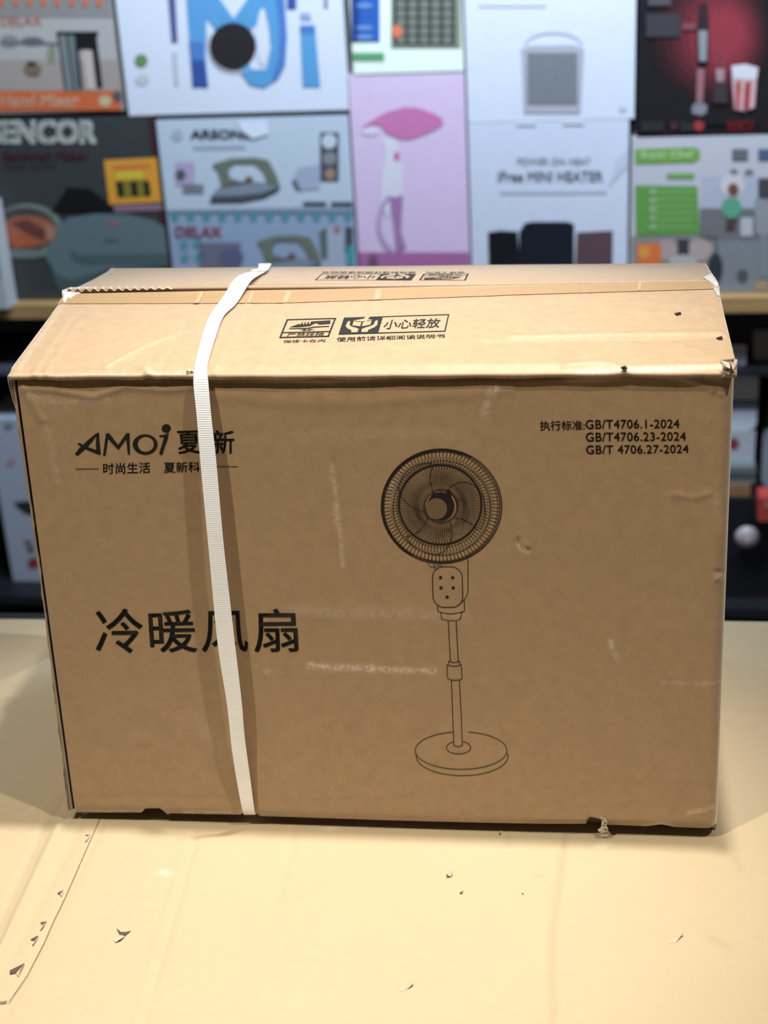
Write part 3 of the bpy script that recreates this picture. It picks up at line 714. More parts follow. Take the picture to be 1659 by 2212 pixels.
# ------------------------------------------------------------------ strap
STRAP = bpy.data.materials.new('white_woven_strap'); STRAP.use_nodes = True
nt = STRAP.node_tree; b = nt.nodes['Principled BSDF']; b.inputs['Roughness'].default_value = .35; b.inputs['Base Color'].default_value = (.93, .95, .99, 1)
tc = nt.nodes.new('ShaderNodeTexCoord'); wv = nt.nodes.new('ShaderNodeTexWave'); wv.bands_direction = 'Z'; wv.inputs['Scale'].default_value = 160; wv.inputs['Distortion'].default_value = 2
nt.links.new(tc.outputs['Object'], wv.inputs['Vector']); bp = nt.nodes.new('ShaderNodeBump'); bp.inputs['Strength'].default_value = .25; bp.inputs['Distance'].default_value = .0004
nt.links.new(wv.outputs['Fac'], bp.inputs['Height']); nt.links.new(bp.outputs['Normal'], b.inputs['Normal'])
def catmull(P, n=12):
    P = np.array(P, float); P = np.r_[[2*P[0]-P[1]], P, [2*P[-1]-P[-2]]]; out = []
    for i in range(1, len(P)-2):
        for t in np.linspace(0, 1, n, endpoint=False):
            out.append(.5*((2*P[i])+(-P[i-1]+P[i+1])*t+(2*P[i-1]-5*P[i]+4*P[i+1]-P[i+2])*t*t+(-P[i-1]+3*P[i]-3*P[i+1]+P[i+2])*t**3))
    out.append(P[-2]); return np.array(out)
def ribbon(name, E1, E2, th, m, parent):
    E1 = np.array(E1); E2 = np.array(E2); tn = np.gradient((E1+E2)/2, axis=0); wd = E2-E1
    nr = np.cross(wd, tn); nr /= np.linalg.norm(nr, axis=1)[:, None]
    n = len(E1); vs = np.r_[E1, E2, E2+nr*th, E1+nr*th]; fs = []
    for k in range(4):
        for i in range(n-1): fs.append((k*n+i, ((k+1) % 4)*n+i, ((k+1) % 4)*n+i+1, k*n+i+1))
    fs += [(0, 3*n, 2*n, n), (n-1, 2*n-1, 3*n-1, 4*n-1)]
    return link(name, vs, fs, m, parent)
# edges of the strap in pixels down the front, with the gap to the panel
Lf = [(420, 800, .002), (418, 830, .006), (425, 900, .009), (433, 1000, .011), (450, 1180, .013), (470, 1390, .013), (490, 1520, .012), (500, 1612, .010), (512, 1690, .006), (526, 1758, .001)]
Rf = [(447, 800, .002), (450, 830, .006), (456, 900, .009), (467, 1000, .011), (483, 1180, .013), (507, 1390, .013), (522, 1520, .012), (528, 1590, .010), (540, 1680, .006), (551, 1757, .001)]
def edge_front(E):
    return [face_px(np.array([x]), np.array([y]), d)[0] for x, y, d in E]
Lt = [(558, 588, 2), (528, 600, 4), (507, 618, 6), (480, 652, 3), (455, 688, 3), (437, 735, 3), (424, 782, 2)]
Rt = [(578, 588, 2), (560, 602, 4), (541, 622, 6), (512, 660, 3), (483, 690, 3), (466, 735, 3), (451, 782, 2)]
def edge_top(E):
    out = []
    for x, y, d in E:
        g = PB if y < 615 else PF
        q = on_grid(g, x, y)[0]; q[1] = min(q[1], .348); q[2] += d*.001; out.append(q)
    return out
def back(e): return np.array([[e[0], .3535, -.004], [e[0], .3530, .20], [e[0], .3525, .41], [e[0], .3515, .432]])
zbk = PB[-1, :, 2].mean()+.002
def back_edge(px, py): q = ray_at_y(px, py, .3485); return np.array([q[0], .3485, hgrid(PB, q[0], .3470)[0]+.002])
TLe = [back_edge(560, 580)]+edge_top(Lt); TRe = [back_edge(585, 578)]+edge_top(Rt)
e1 = catmull(TLe[:]+edge_front(Lf)[:]+[np.array([-.137, .02, -.0025])], 8)
e2 = catmull(TRe[:]+edge_front(Rf)[:]+[np.array([-.126, .02, -.0025])], 8)
e1 = np.r_[back(TLe[0]), e1]; e2 = np.r_[back(TRe[0]), e2]
st_ = ribbon('packing_strap', e1, e2, .0007, STRAP, bx); st_['label'] = 'white woven packing strap drawn tight round the carton'
# the strap's overlapping end
a1 = catmull([TLe[0]+[0, 0, .0012], TLe[1]+[0, 0, .0018], TLe[1]*.5+TLe[2]*.5+[0, 0, .002]], 6)
a2 = catmull([TRe[0]+[.0005, 0, .0012], TRe[1]+[.001, 0, .0018], TRe[1]*.5+TRe[2]*.5+[.0022, 0, .002]], 6)
ribbon('strap_end', a1, a2, .0007, STRAP, st_)

# ================================================================== SHELVING AND PRODUCT BOXES
def sh(px, py, off=0.0): return SHELF.plane(np.asarray(px, float), np.asarray(py, float), (0, 1, 0), off)
def C(*c):       # printed colour from what the cool shop light shows
    E_ = (.66, .80, 1.08); l = s2l(c); lum = .3*l[0]+.5*l[1]+.2*l[2]; k = .93 if min(c) > 135 else .80
    col = tuple(min(.86, max(.006, (a*.92+lum*.08)/e*k)) for a, e in zip(l, E_))
    return plain('print_%02x%02x%02x' % c, col, .42)
WOOD = bpy.data.materials.new('pale_wood'); WOOD.use_nodes = True; nt = WOOD.node_tree; b = nt.nodes['Principled BSDF']; b.inputs['Roughness'].default_value = .5
tc = nt.nodes.new('ShaderNodeTexCoord'); mp = nt.nodes.new('ShaderNodeMapping'); mp.inputs['Scale'].default_value = (1.5, 12, 40); nz = nt.nodes.new('ShaderNodeTexNoise'); nz.inputs['Scale'].default_value = 3; nz.inputs['Detail'].default_value = 5
cr_ = nt.nodes.new('ShaderNodeValToRGB'); cr_.color_ramp.elements[0].color = (.34, .19, .065, 1); cr_.color_ramp.elements[1].color = (.46, .27, .10, 1); cr_.color_ramp.elements[0].position = .3; cr_.color_ramp.elements[1].position = .7
nt.links.new(tc.outputs['Object'], mp.inputs['Vector']); nt.links.new(mp.outputs['Vector'], nz.inputs['Vector']); nt.links.new(nz.outputs['Fac'], cr_.inputs[0]); nt.links.new(cr_.outputs[0], b.inputs['Base Color'])
BT = VV(.0775)
sr = root('display_shelf', SHELF, (0, .2, -.80), 'tall black shelving unit with a pale wooden board, carrying the product boxes', 'shelf')
def sbuild(mb, name, parent=sr, base=(0, .2, -.80)): return mb.build(name, parent, base)
mb = MB(); mb.box((-1.15, -.03, BT-.028), (1.15, .40, BT), WOOD); sbuild(mb, 'shelf_board')
mb = MB(); mb.box((-1.15, -.005, BT-.062), (1.15, .40, BT-.028), BLACKMETAL); sbuild(mb, 'shelf_rail')
mb = MB(); mb.box((-1.15, .40, -.80), (1.15, .42, 1.15), BLACKMETAL); sbuild(mb, 'back_board')
for x in (-1.15, 1.11):
    mb = MB(); mb.box((x, -.0, -.80), (x+.04, .40, 1.15), BLACKMETAL); sbuild(mb, 'upright')
mb = MB(); mb.box((-1.15, .0, VV(-.062)), (-.60*K, .40, VV(-.048)), plain('mauve_shelf_lip', (.10, .10, .13), .25)); sbuild(mb, 'side_deck')

class Prod:
    """a printed carton on the shelf; u,v in shelf plane metres (2.6 m scale)"""
    def __init__(s, label, u0, u1, v0, v1, body, depth=.22, name='product_box', y0=0.0, group=None, sidecol=None):
        u0, u1 = u0*K, u1*K; v0, v1 = VV(v0), VV(v1); s.y0 = y0; v0 = BT+.0003 if abs(v0-BT) < .005 else v0
        s.base = np.array([(u0+u1)/2, y0+depth/2, v0]); s.rt = root(name, SHELF, s.base, label, 'box', group)
        mb = MB(); mb.rbox((u0, y0, v0), (u1, y0+depth, v1), .002, body)
        if sidecol: mb.box((u1-.009, y0-.0006, v0), (u1-.0005, y0+.001, v1), sidecol)
        o = mb.build('carton', s.rt, s.base); s.clip = (u0, u1, v0, v1)
    def art(s):
        u0, u1, v0, v1 = s.clip
        def pm(px, py, layer=0):
            q = sh(px, py, s.y0-.0008-.0005*layer); q[:, 0] = np.clip(q[:, 0], u0+.001, u1-.001); q[:, 2] = np.clip(q[:, 2], v0+.001, v1-.001); return q
        s.a = Art(pm); return s.a
    def done(s, name, label=None):
        mb = s.a.mb; V_ = np.array(mb.v); sh_ = mb.spans; bb = [(V_[a:b].min(0), V_[a:b].max(0)) for a, b, _, _ in sh_]
        g = list(range(len(sh_)))
        def find(i):
            while g[i] != i: i = g[i]
            return i
        for i in range(len(sh_)):
            for j in range(i):
                (l1, h1), (l2, h2) = bb[i], bb[j]
                if all(l1[k] < h2[k]+.010 and l2[k] < h1[k]+.010 for k in (0, 2)): g[find(i)] = find(j)
        first = True
        for r in sorted(set(find(i) for i in range(len(sh_))), key=lambda r: -sum(1 for i in range(len(sh_)) if find(i) == r)):
            m2 = MB()
            for i, (a, b, f0, f1) in enumerate(sh_):
                if find(i) == r:
                    m2.add(mb.v[a:b], [tuple(k-a for k in f) for f in mb.f[f0:f1]], mb.mats[mb.mi[f0]])
            o = m2.build(name, s.rt, s.base)
            if label and first: o['label'] = label
            first = False
WHITE = C(182, 200, 236); BLK = C(22, 26, 34)
# --- upper left: hand mixer carton
p = Prod('grey and orange hand mixer carton at the top left, above the charcoal sandwich maker carton', -.76, -.3975, .403, .70, C(128, 134, 146))
a = p.art()
a.rect(-60, 40, 252, 130, C(150, 158, 172)); a.rect(-60, 130, 262, 200, C(140, 138, 145), 0)
for k in range(9): a.poly([(-2+30*k, 0), (11+30*k, 0), (9+30*k, 10), (4+30*k, 15), (0+30*k, 12)], C(196, 104, 62), 1)
a.rect(122, 68, 212, 78, BLK, 1)
a.poly([(122, 70), (162, 72), (180, 198), (140, 198)], BLK, 1); a.poly([(127, 76), (142, 76), (158, 196), (144, 196)], C(110, 128, 142), 2); a.poly([(146, 76), (160, 76), (178, 196), (161, 196)], C(100, 118, 132), 2)
a.poly([(160, 70), (208, 72), (222, 190), (210, 190), (200, 110), (170, 108), (178, 190), (170, 190)], BLK, 2); a.poly([(176, 108), (198, 108), (206, 194), (188, 194)], C(168, 165, 172), 3)
a.ell(70, 90, 26, 10, C(86, 98, 116), 1); a.ell(20, 90, 20, 14, C(120, 128, 142), 1); a.stroke([(0, 92), (125, 95)], 6, C(95, 106, 124), 2)
a.ell(70, 150, 20, 14, C(120, 106, 96), 1); a.ell(68, 138, 11, 6, C(70, 58, 56), 2); a.poly([(58, 158), (88, 158), (84, 166), (62, 166)], C(120, 112, 106), 1)
a.ell(112, 118, 10, 20, C(120, 138, 130), 1)
p.done('printed_picture')
a = p.art(); a.rect(-60, 196, 262, 240, C(190, 98, 58), 1); a.ell(227, 218, 14, 12, C(170, 160, 140), 2); a.ell(255, 208, 12, 12, C(80, 84, 94), 2)
a.tbox('Hand Mixer', 2, 205, 170, 228, C(218, 190, 180), 2, bold=.02)
a.tbox('DELAX', 2, 36, 90, 56, C(190, 132, 120), 1, bold=.03); p.done('printed_lettering')
# --- charcoal sandwich maker carton
p = Prod('charcoal sandwich maker carton with a yellow sticker, below the hand mixer carton', -.80, -.350, .076, .394, C(52, 60, 70), sidecol=C(62, 30, 44))
a = p.art(); a.tbox('SENCOR', -22, 262, 206, 308, C(176, 194, 206), 2, bold=.05); a.tbox('Sandwich Maker', 8, 326, 192, 346, C(92, 42, 62), 2, bold=.02); a.tbox('SSM 8700', 14, 352, 122, 364, C(78, 84, 94), 2, bold=.01); p.done('printed_lettering')
a = p.art()
a.poly([(108, 462), (145, 405), (195, 408), (235, 440), (250, 462)], C(10, 14, 22), 1)
pts = [(100, 560), (104, 520), (120, 490), (150, 470), (200, 462), (270, 462), (330, 475), (358, 490), (366, 575), (240, 582), (150, 605), (118, 590)]
a.poly(pts, C(86, 112, 130), 2); a.poly([(150, 540), (170, 550), (366, 548), (366, 572), (180, 572), (158, 562)], C(66, 94, 106), 3)
a.poly([(104, 560), (120, 590), (150, 606), (200, 590), (366, 600), (366, 640), (140, 640), (118, 610)], C(62, 90, 102), 2)
a.ell(245, 482, 14, 6, C(130, 96, 112), 3); a.ell(240, 520, 18, 5, C(70, 98, 110), 3)
a.ell(60, 500, 78, 60, C(110, 128, 136), 1); a.ell(52, 496, 70, 48, C(64, 68, 74), 2)
a.ell(60, 500, 62, 34, C(150, 92, 74), 3); a.poly([(20, 480), (60, 474), (100, 500), (95, 520), (60, 505)], C(96, 58, 56), 4); a.poly([(20, 505), (60, 508), (90, 530), (30, 536)], C(164, 84, 58), 4); a.poly([(95, 482), (122, 494), (112, 522), (98, 512)], C(156, 122, 106), 4)
a.ell(50, 548, 60, 10, C(98, 118, 128), 3)
p.done('printed_picture', 'printed picture of a grey sandwich maker')
a = p.art(); a.poly([(224, 346), (338, 340), (350, 436), (236, 442)], C(204, 150, 42), 3); a.poly([(244, 358), (325, 354), (326, 362), (245, 366)], C(196, 110, 60), 4)
a.poly([(250, 372), (306, 370), (308, 386), (252, 388)], C(196, 184, 50), 4); a.poly([(248, 392), (318, 388), (324, 424), (254, 428)], C(120, 116, 44), 4)
for x in (252, 282, 310): a.poly([(x, 392), (x+12, 391), (x+16, 423), (x+4, 424)], C(16, 20, 28), 5)
p.done('sticker', 'yellow square sticker')
a = p.art(); a.poly([(244, 444), (350, 440), (352, 454), (248, 458)], C(132, 108, 140), 3); p.done('sticker', 'mauve strip label')
# --- white carton with big blue lettering and black disc
p = Prod('large white carton with big blue lettering and a round black disc, top row', -.391, -.0197, .3945, .80, WHITE)
a = p.art(); B1, B2, B3 = C(72, 150, 222), C(62, 120, 208), C(40, 80, 168)
a.poly([(400, -40), (448, -40), (505, 40), (560, -40), (612, -40), (618, 120), (604, 60), (580, 20), (505, 110), (446, 40), (444, 120), (450, 188), (416, 188)], B1, 1)
a.poly([(412, 130), (442, 130), (450, 188), (416, 188)], B3, 2); a.poly([(408, 90), (440, 90), (442, 130), (412, 130)], B2, 2)
a.poly([(560, -40), (612, -40), (620, 80), (616, 140), (600, 172), (570, 190), (540, 184), (522, 160), (520, 120), (545, 150), (575, 150), (586, 100)], B1, 2)
a.poly([(590, -40), (612, -40), (620, 80), (616, 140), (600, 172), (588, 170), (602, 120), (604, 60)], B2, 3)
a.ell(568, 80, 14, 62, WHITE, 2)
a.rect(620, -30, 640, 20, B3, 1); a.poly([(648, 54), (680, 54), (692, 188), (654, 188)], B1, 1); a.poly([(648, 54), (680, 54), (682, 72), (649, 72)], B2, 2); a.poly([(648, 28), (670, 28), (672, 44), (650, 44)], C(130, 160, 210), 1)
a.stroke(bez([(452, 70), (440, 130), (480, 170), (540, 150)]), 3, C(160, 170, 190), 3)
p.done('printed_lettering', 'big blue lettering')
a = p.art(); a.ell(503, 99, 50, 50, C(36, 36, 46), 5, 60); p.done('lens_picture', 'round black lens picture')
a = p.art(); a.poly([(362, -20), (378, -20), (384, 92), (371, 92)], C(74, 88, 150), 1); a.stroke([(377, 112), (382, 185)], 9, C(160, 174, 205), 1)
a.ell(305, 131, 14, 14, C(92, 140, 94), 1); a.ell(308, 172, 15, 12, C(164, 180, 206), 1); a.rect(700, -20, 708, 18, C(110, 126, 168), 1); p.done('printed_mark')
# --- dry iron cartons
IRG = C(98, 114, 112)
def iron(a, ox, oy, s=1.0):
    t = lambda q: [(ox+x*s, oy+y*s) for x, y in q]
    a.poly(t([(0, 20), (0, 14), (40, 2), (90, 0), (120, 6), (138, 40), (144, 60), (120, 60), (108, 30), (90, 14), (48, 14), (34, 24), (36, 44), (60, 52), (100, 54), (20, 66), (16, 50), (10, 30)]), IRG, 2)
    a.poly(t([(16, 62), (60, 52), (120, 54), (146, 60), (110, 80), (60, 88), (-4, 90), (0, 78)]), C(118, 138, 170), 2)
    a.poly(t([(-4, 84), (60, 82), (110, 76), (146, 60), (142, 72), (110, 88), (60, 97), (-6, 98)]), C(62, 78, 96), 3)
    a.ell(ox+78*s, oy+46*s, 9*s, 5*s, C(110, 92, 78), 3)
p = Prod('pale blue iron carton with a purple square, stacked on the teal pennant carton', -.346, -.022, .234, .385, C(160, 184, 218))
a = p.art(); iron(a, 460, 340); a.rect(380, 350, 420, 400, C(150, 148, 196), 1); a.ell(390, 378, 11, 12, C(72, 88, 104), 2); a.rect(395, 398, 440, 418, C(110, 124, 146), 1)
a.poly([(630, 392), (645, 362), (690, 355), (690, 408), (648, 412)], C(138, 158, 198), 1); a.poly([(630, 390), (640, 388), (650, 412), (640, 410)], C(84, 102, 122), 2)
a.rect(692, 286, 732, 390, C(68, 80, 104), 2); a.ell(711, 305, 16, 16, C(168, 190, 220), 3); a.ell(712, 342, 15, 14, C(120, 134, 150), 3); a.ell(713, 376, 11, 12, C(150, 128, 116), 3)
a.rect(655, 436, 705, 444, C(50, 62, 96), 1); a.rect(715, 436, 765, 444, C(60, 74, 108), 1); p.done('printed_picture', 'printed pictures of an iron and its details')
a = p.art(); a.tbox('ARSONIA', 412, 281, 556, 300, C(60, 72, 94), 1, bold=.04); a.stroke([(418, 318), (530, 316)], 9, C(142, 164, 196), 1); a.ell(383, 292, 12, 12, C(140, 160, 190), 1); p.done('printed_lettering')
a = p.art(); a.poly([(516, 262), (576, 260), (580, 290), (546, 300), (518, 280)], C(182, 206, 240), 4); p.done('flap_tab', 'pale tuck tab')
p = Prod('blue iron carton edged with teal pennants, left of the pink carton', -.3455, -.022, .076, .2325, C(132, 160, 206))
a = p.art(); TEAL = C(58, 146, 172)
for k in range(12): a.poly([(369+34*k, 462), (387+34*k, 462), (386+34*k, 472), (378+34*k, 479), (370+34*k, 472)], TEAL, 1)
a.rect(366, 455, 770, 461, C(100, 124, 150), 1); p.done('printed_pennants', 'teal pennant border')
a = p.art(); iron(a, 556, 508, .95); a.rect(430, 524, 520, 580, C(100, 108, 140), 1); a.ell(500, 556, 26, 20, C(84, 94, 140), 2)
for q in ((398, 528), (426, 526), (400, 556), (430, 556)): a.ell(q[0], q[1], 10, 10, C(78, 146, 172), 1)
a.rect(690, 492, 745, 580, C(140, 160, 196), 1); a.ell(728, 496, 8, 8, C(150, 112, 130), 2); a.rect(745, 490, 762, 545, C(64, 76, 92), 2); a.rect(750, 530, 764, 575, TEAL, 3); a.poly([(690, 500), (706, 490), (708, 560), (694, 560)], C(80, 104, 112), 2)
p.done('printed_picture', 'printed picture of an iron')
a = p.art(); a.tbox('DELAX', 380, 490, 478, 512, C(150, 96, 128), 1, bold=.05); p.done('printed_lettering')
# --- air cooler carton
p = Prod('pale air cooler carton with blue panel and grille picture, on top of the pink carton', -.009, .170, .4505, .80, C(198, 222, 232))
a = p.art(); a.rect(762, -40, 820, 90, C(24, 92, 196), 1); a.rect(758, -40, 776, 90, C(26, 60, 150), 2)
for y in (12, 60, 80): a.ell(788, y, 18, 6, C(90, 140, 216), 3)
a.rect(762, 114, 830, 131, C(84, 158, 122), 1); p.done('printed_mark')
a = p.art(); a.rect(845, -40, 996, 103, C(124, 138, 134), 1); a.rect(856, -40, 984, 96, C(112, 124, 126), 2)
for k in range(7): a.rect(851+25*k, -40, 857+25*k, 96, C(44, 58, 62), 3)
for k in range(6): a.rect(853, -2+19*k, 984, 0+19*k, C(64, 76, 80), 4)
a.ell(858, 68, 11, 14, C(212, 116, 92), 5); p.done('printed_picture', 'printed picture of a cooler grille')
# --- pink steamer carton
p = Prod('pink garment steamer carton with a deep pink steamer picture, middle of the shelf', -.0185, .1705, .076, .4475, C(186, 176, 226))
a = p.art(); PK = C(186, 114, 184)
a.poly([(780, 276), (800, 262), (830, 244), (870, 232), (900, 232), (935, 244), (955, 254), (958, 268), (945, 278), (920, 290), (885, 302), (860, 300), (835, 288), (822, 272), (806, 268)], PK, 1)
a.ell(800, 284, 20, 8, C(190, 190, 230), 1)
a.poly([(828, 300), (856, 300), (868, 360), (870, 420), (850, 430), (838, 470), (822, 440), (824, 380), (832, 340)], C(186, 196, 228), 1)
a.ell(857, 338, 6, 10, C(190, 90, 160), 2)
a.poly([(840, 425), (870, 425), (866, 500), (878, 535), (856, 545), (850, 480)], C(150, 116, 184), 2)
a.stroke(bez([(840, 425), (805, 470), (815, 520), (850, 545)]), 9, C(156, 140, 200), 2)
p.done('printed_picture', 'printed picture of a garment steamer')
a = p.art(); a.rect(764, 545, 1020, 640, C(158, 100, 172), 1); a.poly([(796, 560), (806, 544), (816, 560), (820, 640), (790, 640)], C(110, 78, 116), 2); p.done('printed_band', 'deep pink band')
# --- white heater cartons
p = Prod('plain white heater carton with a small grey heater picture, stacked above another white carton', .1735, .4405, .3685, .80, WHITE)
a = p.art(); a.poly([(1126, 105), (1150, 98), (1240, 97), (1262, 105), (1260, 140), (1254, 245), (1132, 245), (1128, 140)], C(150, 158, 186), 1)
a.rect(1139, 114, 1247, 226, C(104, 116, 138), 2)
for k in range(14): a.rect(1141+7.6*k, 115, 1144+7.6*k, 225, C(122, 136, 156), 3)
a.arc(1196, 96, 60, 26, 180, 360, 5, C(164, 178, 212), 1); p.done('printed_picture', 'printed picture of a small heater')
a = p.art(); a.stroke([(1035, 10), (1180, 10)], 9, C(176, 192, 226), 1); a.ell(1345, 234, 9, 7, C(168, 184, 216), 1); p.done('printed_lettering')
p = Prod('white heater carton with black and brown heater pictures, right of the pink carton', .1735, .4325, .076, .3675, C(176, 194, 232))
a = p.art(); a.poly([(1054, 502), (1080, 498), (1118, 500), (1128, 640), (1058, 640)], C(16, 22, 32), 1); a.poly([(1134, 482), (1150, 479), (1225, 479), (1240, 484), (1240, 640), (1120, 640), (1122, 500)], C(18, 28, 44), 2)
a.poly([(1246, 502), (1324, 498), (1322, 640), (1240, 640)], C(92, 74, 88), 1)
for k in range(9): a.rect(1250+8.3*k, 502, 1253+8.3*k, 640, C(72, 60, 76), 2)
p.done('printed_picture', 'printed pictures of two black heaters and a brown one')
a = p.art(); a.tbox('POWER ON HEAT', 1118, 341, 1276, 356, C(156, 172, 206), 1, bold=.02); a.tbox('iFree MINI HEATER', 1076, 370, 1302, 392, C(132, 148, 178), 1, bold=.03); a.stroke([(1080, 415), (1310, 414)], 8, C(164, 180, 214), 1)
a.poly([(1330, 345), (1358, 320), (1356, 360), (1312, 405), (1322, 385)], C(164, 184, 220), 1); p.done('printed_lettering')
a = p.art(); a.rect(1115, 256, 1158, 270, C(190, 206, 240), 3); a.rect(1216, 254, 1262, 268, C(190, 206, 240), 3); p.done('flap_tab')
# --- black and red blender carton
p = Prod('black hand blender carton with a red glow and paper cup picture, top right', .4445, .82, .339, .80, C(24, 26, 34))
a = p.art(); cols = [(32, 22, 30), (44, 24, 34), (60, 28, 40), (78, 32, 46), (96, 36, 52), (112, 40, 58), (124, 44, 62), (132, 46, 66)]
for k, c in enumerate(cols):
    f = 1-k/9; a.ell(1535+4*k, 78, 122*f+14, 140*f+18, C(*c), k*.4)
a.poly([(1370, 215), (1420, 170), (1480, 190), (1510, 240), (1560, 240), (1640, 250), (1640, 270), (1380, 270)], C(26, 26, 34), 5); p.done('printed_glow', 'red glow print')
a = p.art(); a.poly([(1510, 8), (1528, 8), (1532, 60), (1506, 60)], C(52, 34, 44), 6); a.poly([(1506, 60), (1531, 60), (1530, 138), (1508, 138)], C(40, 38, 48), 6); a.poly([(1509, 66), (1528, 66), (1526, 132), (1511, 132)], C(128, 138, 158), 7)
a.poly([(1506, 134), (1528, 134), (1524, 146), (1512, 146)], C(20, 18, 24), 8); a.poly([(1506, 148), (1522, 148), (1518, 225), (1504, 225)], C(138, 100, 120), 7)
a.poly([(1496, 228), (1504, 222), (1518, 222), (1528, 228), (1526, 244), (1514, 250), (1494, 244)], C(120, 126, 148), 7)
a.poly([(1546, 148), (1566, 148), (1564, 176), (1548, 176)], C(150, 126, 146), 7); a.poly([(1546, 176), (1566, 176), (1572, 222), (1540, 222)], C(56, 52, 62), 7); a.stroke(bez([(1552, 150), (1544, 100), (1568, 90), (1562, 150)]), 2.5, C(140, 74, 92), 7)
p.done('printed_picture', 'printed picture of a hand blender')
a = p.art(); a.poly([(1580, 142), (1610, 138), (1638, 146), (1634, 178), (1630, 232), (1610, 240), (1586, 236), (1582, 180)], C(176, 150, 170), 7); a.poly([(1580, 142), (1610, 138), (1638, 146), (1634, 172), (1584, 170)], C(178, 186, 214), 8)
a.poly([(1590, 176), (1600, 172), (1598, 234), (1588, 232)], C(172, 74, 92), 9); a.poly([(1610, 178), (1622, 176), (1618, 236), (1606, 236)], C(150, 46, 66), 9); a.ell(1596, 190, 7, 8, C(186, 160, 110), 9); p.done('cup_picture', 'printed picture of a white and red cup')
a = p.art(); a.rect(1400, -10, 1450, 12, C(74, 76, 90), 6); a.rect(1396, 30, 1470, 80, C(56, 58, 70), 6); a.rect(1474, 50, 1504, 64, C(118, 70, 86), 7); a.ell(1510, 272, 11, 11, C(150, 52, 62), 6); a.ell(1456, 272, 9, 9, C(70, 44, 52), 6)
a.tbox('BOSCH', 1572, 262, 1628, 282, C(128, 36, 50), 6, bold=.04)
a.rect(1384, 262, 1436, 284, C(40, 42, 52), 6); a.rect(1470, 264, 1498, 284, C(40, 42, 52), 6); p.done('printed_lettering')
# --- green and white chopper carton
p = Prod('white and green kitchen appliance carton below the black hand blender carton', .4365, .82, .076, .3375, C(162, 172, 200))
a = p.art(); GR = C(96, 160, 70); GR2 = C(86, 150, 74)
a.poly([(1372, 322), (1500, 318), (1512, 324), (1512, 342), (1500, 350), (1372, 354)], GR, 1); a.tbox('Super Chef', 1384, 326, 1498, 344, C(180, 210, 180), 2, bold=.04)
a.rect(1440, 374, 1500, 386, C(104, 160, 100), 1); p.done('printed_lettering', 'green brand lozenge')
a = p.art(); a.poly([(1372, 400), (1506, 402), (1512, 506), (1374, 508)], GR2, 1)
for k in range(6): a.rect(1404, 412+15*k, 1500, 419+15*k, C(108, 164, 100), 2)
for k in range(5): a.ell(1410, 414+19*k, 8, 6, C(130, 176, 140), 3)
p.done('printed_panel', 'green text panel')
a = p.art(); a.rect(1518, 380, 1659, 450, C(150, 164, 196), 1); a.rect(1512, 450, 1680, 520, C(104, 110, 126), 1); a.rect(1365, 510, 1550, 640, C(128, 130, 142), 1); a.rect(1545, 520, 1700, 640, C(116, 130, 150), 1)
a.rect(1582, 322, 1616, 346, C(92, 102, 120), 2); a.rect(1638, 322, 1700, 346, C(70, 92, 140), 2); a.ell(1585, 372, 9, 7, C(96, 120, 120), 2); a.ell(1618, 372, 9, 7, C(96, 120, 120), 2)
a.ell(1582, 400, 26, 26, C(176, 182, 206), 2); a.ell(1584, 410, 12, 14, C(104, 74, 76), 3); a.ell(1580, 449, 22, 23, C(80, 158, 140), 4); a.poly([(1570, 474), (1592, 474), (1586, 500), (1566, 498)], C(74, 62, 66), 3)
a.rect(1600, 470, 1626, 510, C(156, 170, 192), 3); a.poly([(1630, 430), (1680, 430), (1680, 505), (1632, 505)], C(134, 146, 166), 3); a.rect(1638, 385, 1690, 428, C(64, 68, 84), 3)
a.rect(1640, 505, 1662, 600, C(118, 132, 150), 3)
a.ell(1440, 540, 24, 22, C(150, 142, 150), 2); a.ell(1512, 540, 26, 24, C(152, 146, 156), 2); a.rect(1464, 516, 1488, 552, C(54, 60, 70), 3); a.ell(1545, 580, 16, 34, C(46, 54, 66), 3); a.ell(1604, 596, 12, 14, C(70, 82, 98), 3); a.ell(1646, 616, 16, 12, C(150, 140, 120), 3); a.ell(1476, 566, 30, 16, C(150, 160, 176), 4)
a.rect(1376, 526, 1428, 640, C(206, 108, 60), 3); a.ell(1392, 545, 14, 14, C(208, 146, 66), 4)
p.done('printed_picture', 'printed kitchen pictures')
# --- white rounded carton edge at far left, in front of the charcoal one
q = sh(np.array([-60., 20.]), np.array([440., 440.]))
p = Prod('pale plain carton at the far left frame edge, in front of the charcoal carton', -.80, -.632, .0765, .262, C(150, 166, 190), depth=.05, y0=-.055)
a = p.art(); a.rect(-60, 470, 4, 600, C(134, 150, 176), 1); p.done('printed_panel')

# ------------------------------------------------------------------ things under the board
def sgen(name, label, cat, base):
    return root(name, SHELF, base, label, cat)
# white carton low left
DKZ = -.57
def uvq(px, py, y): q = sh(np.array([float(px)]), np.array([float(py)]), y)[0]; return q
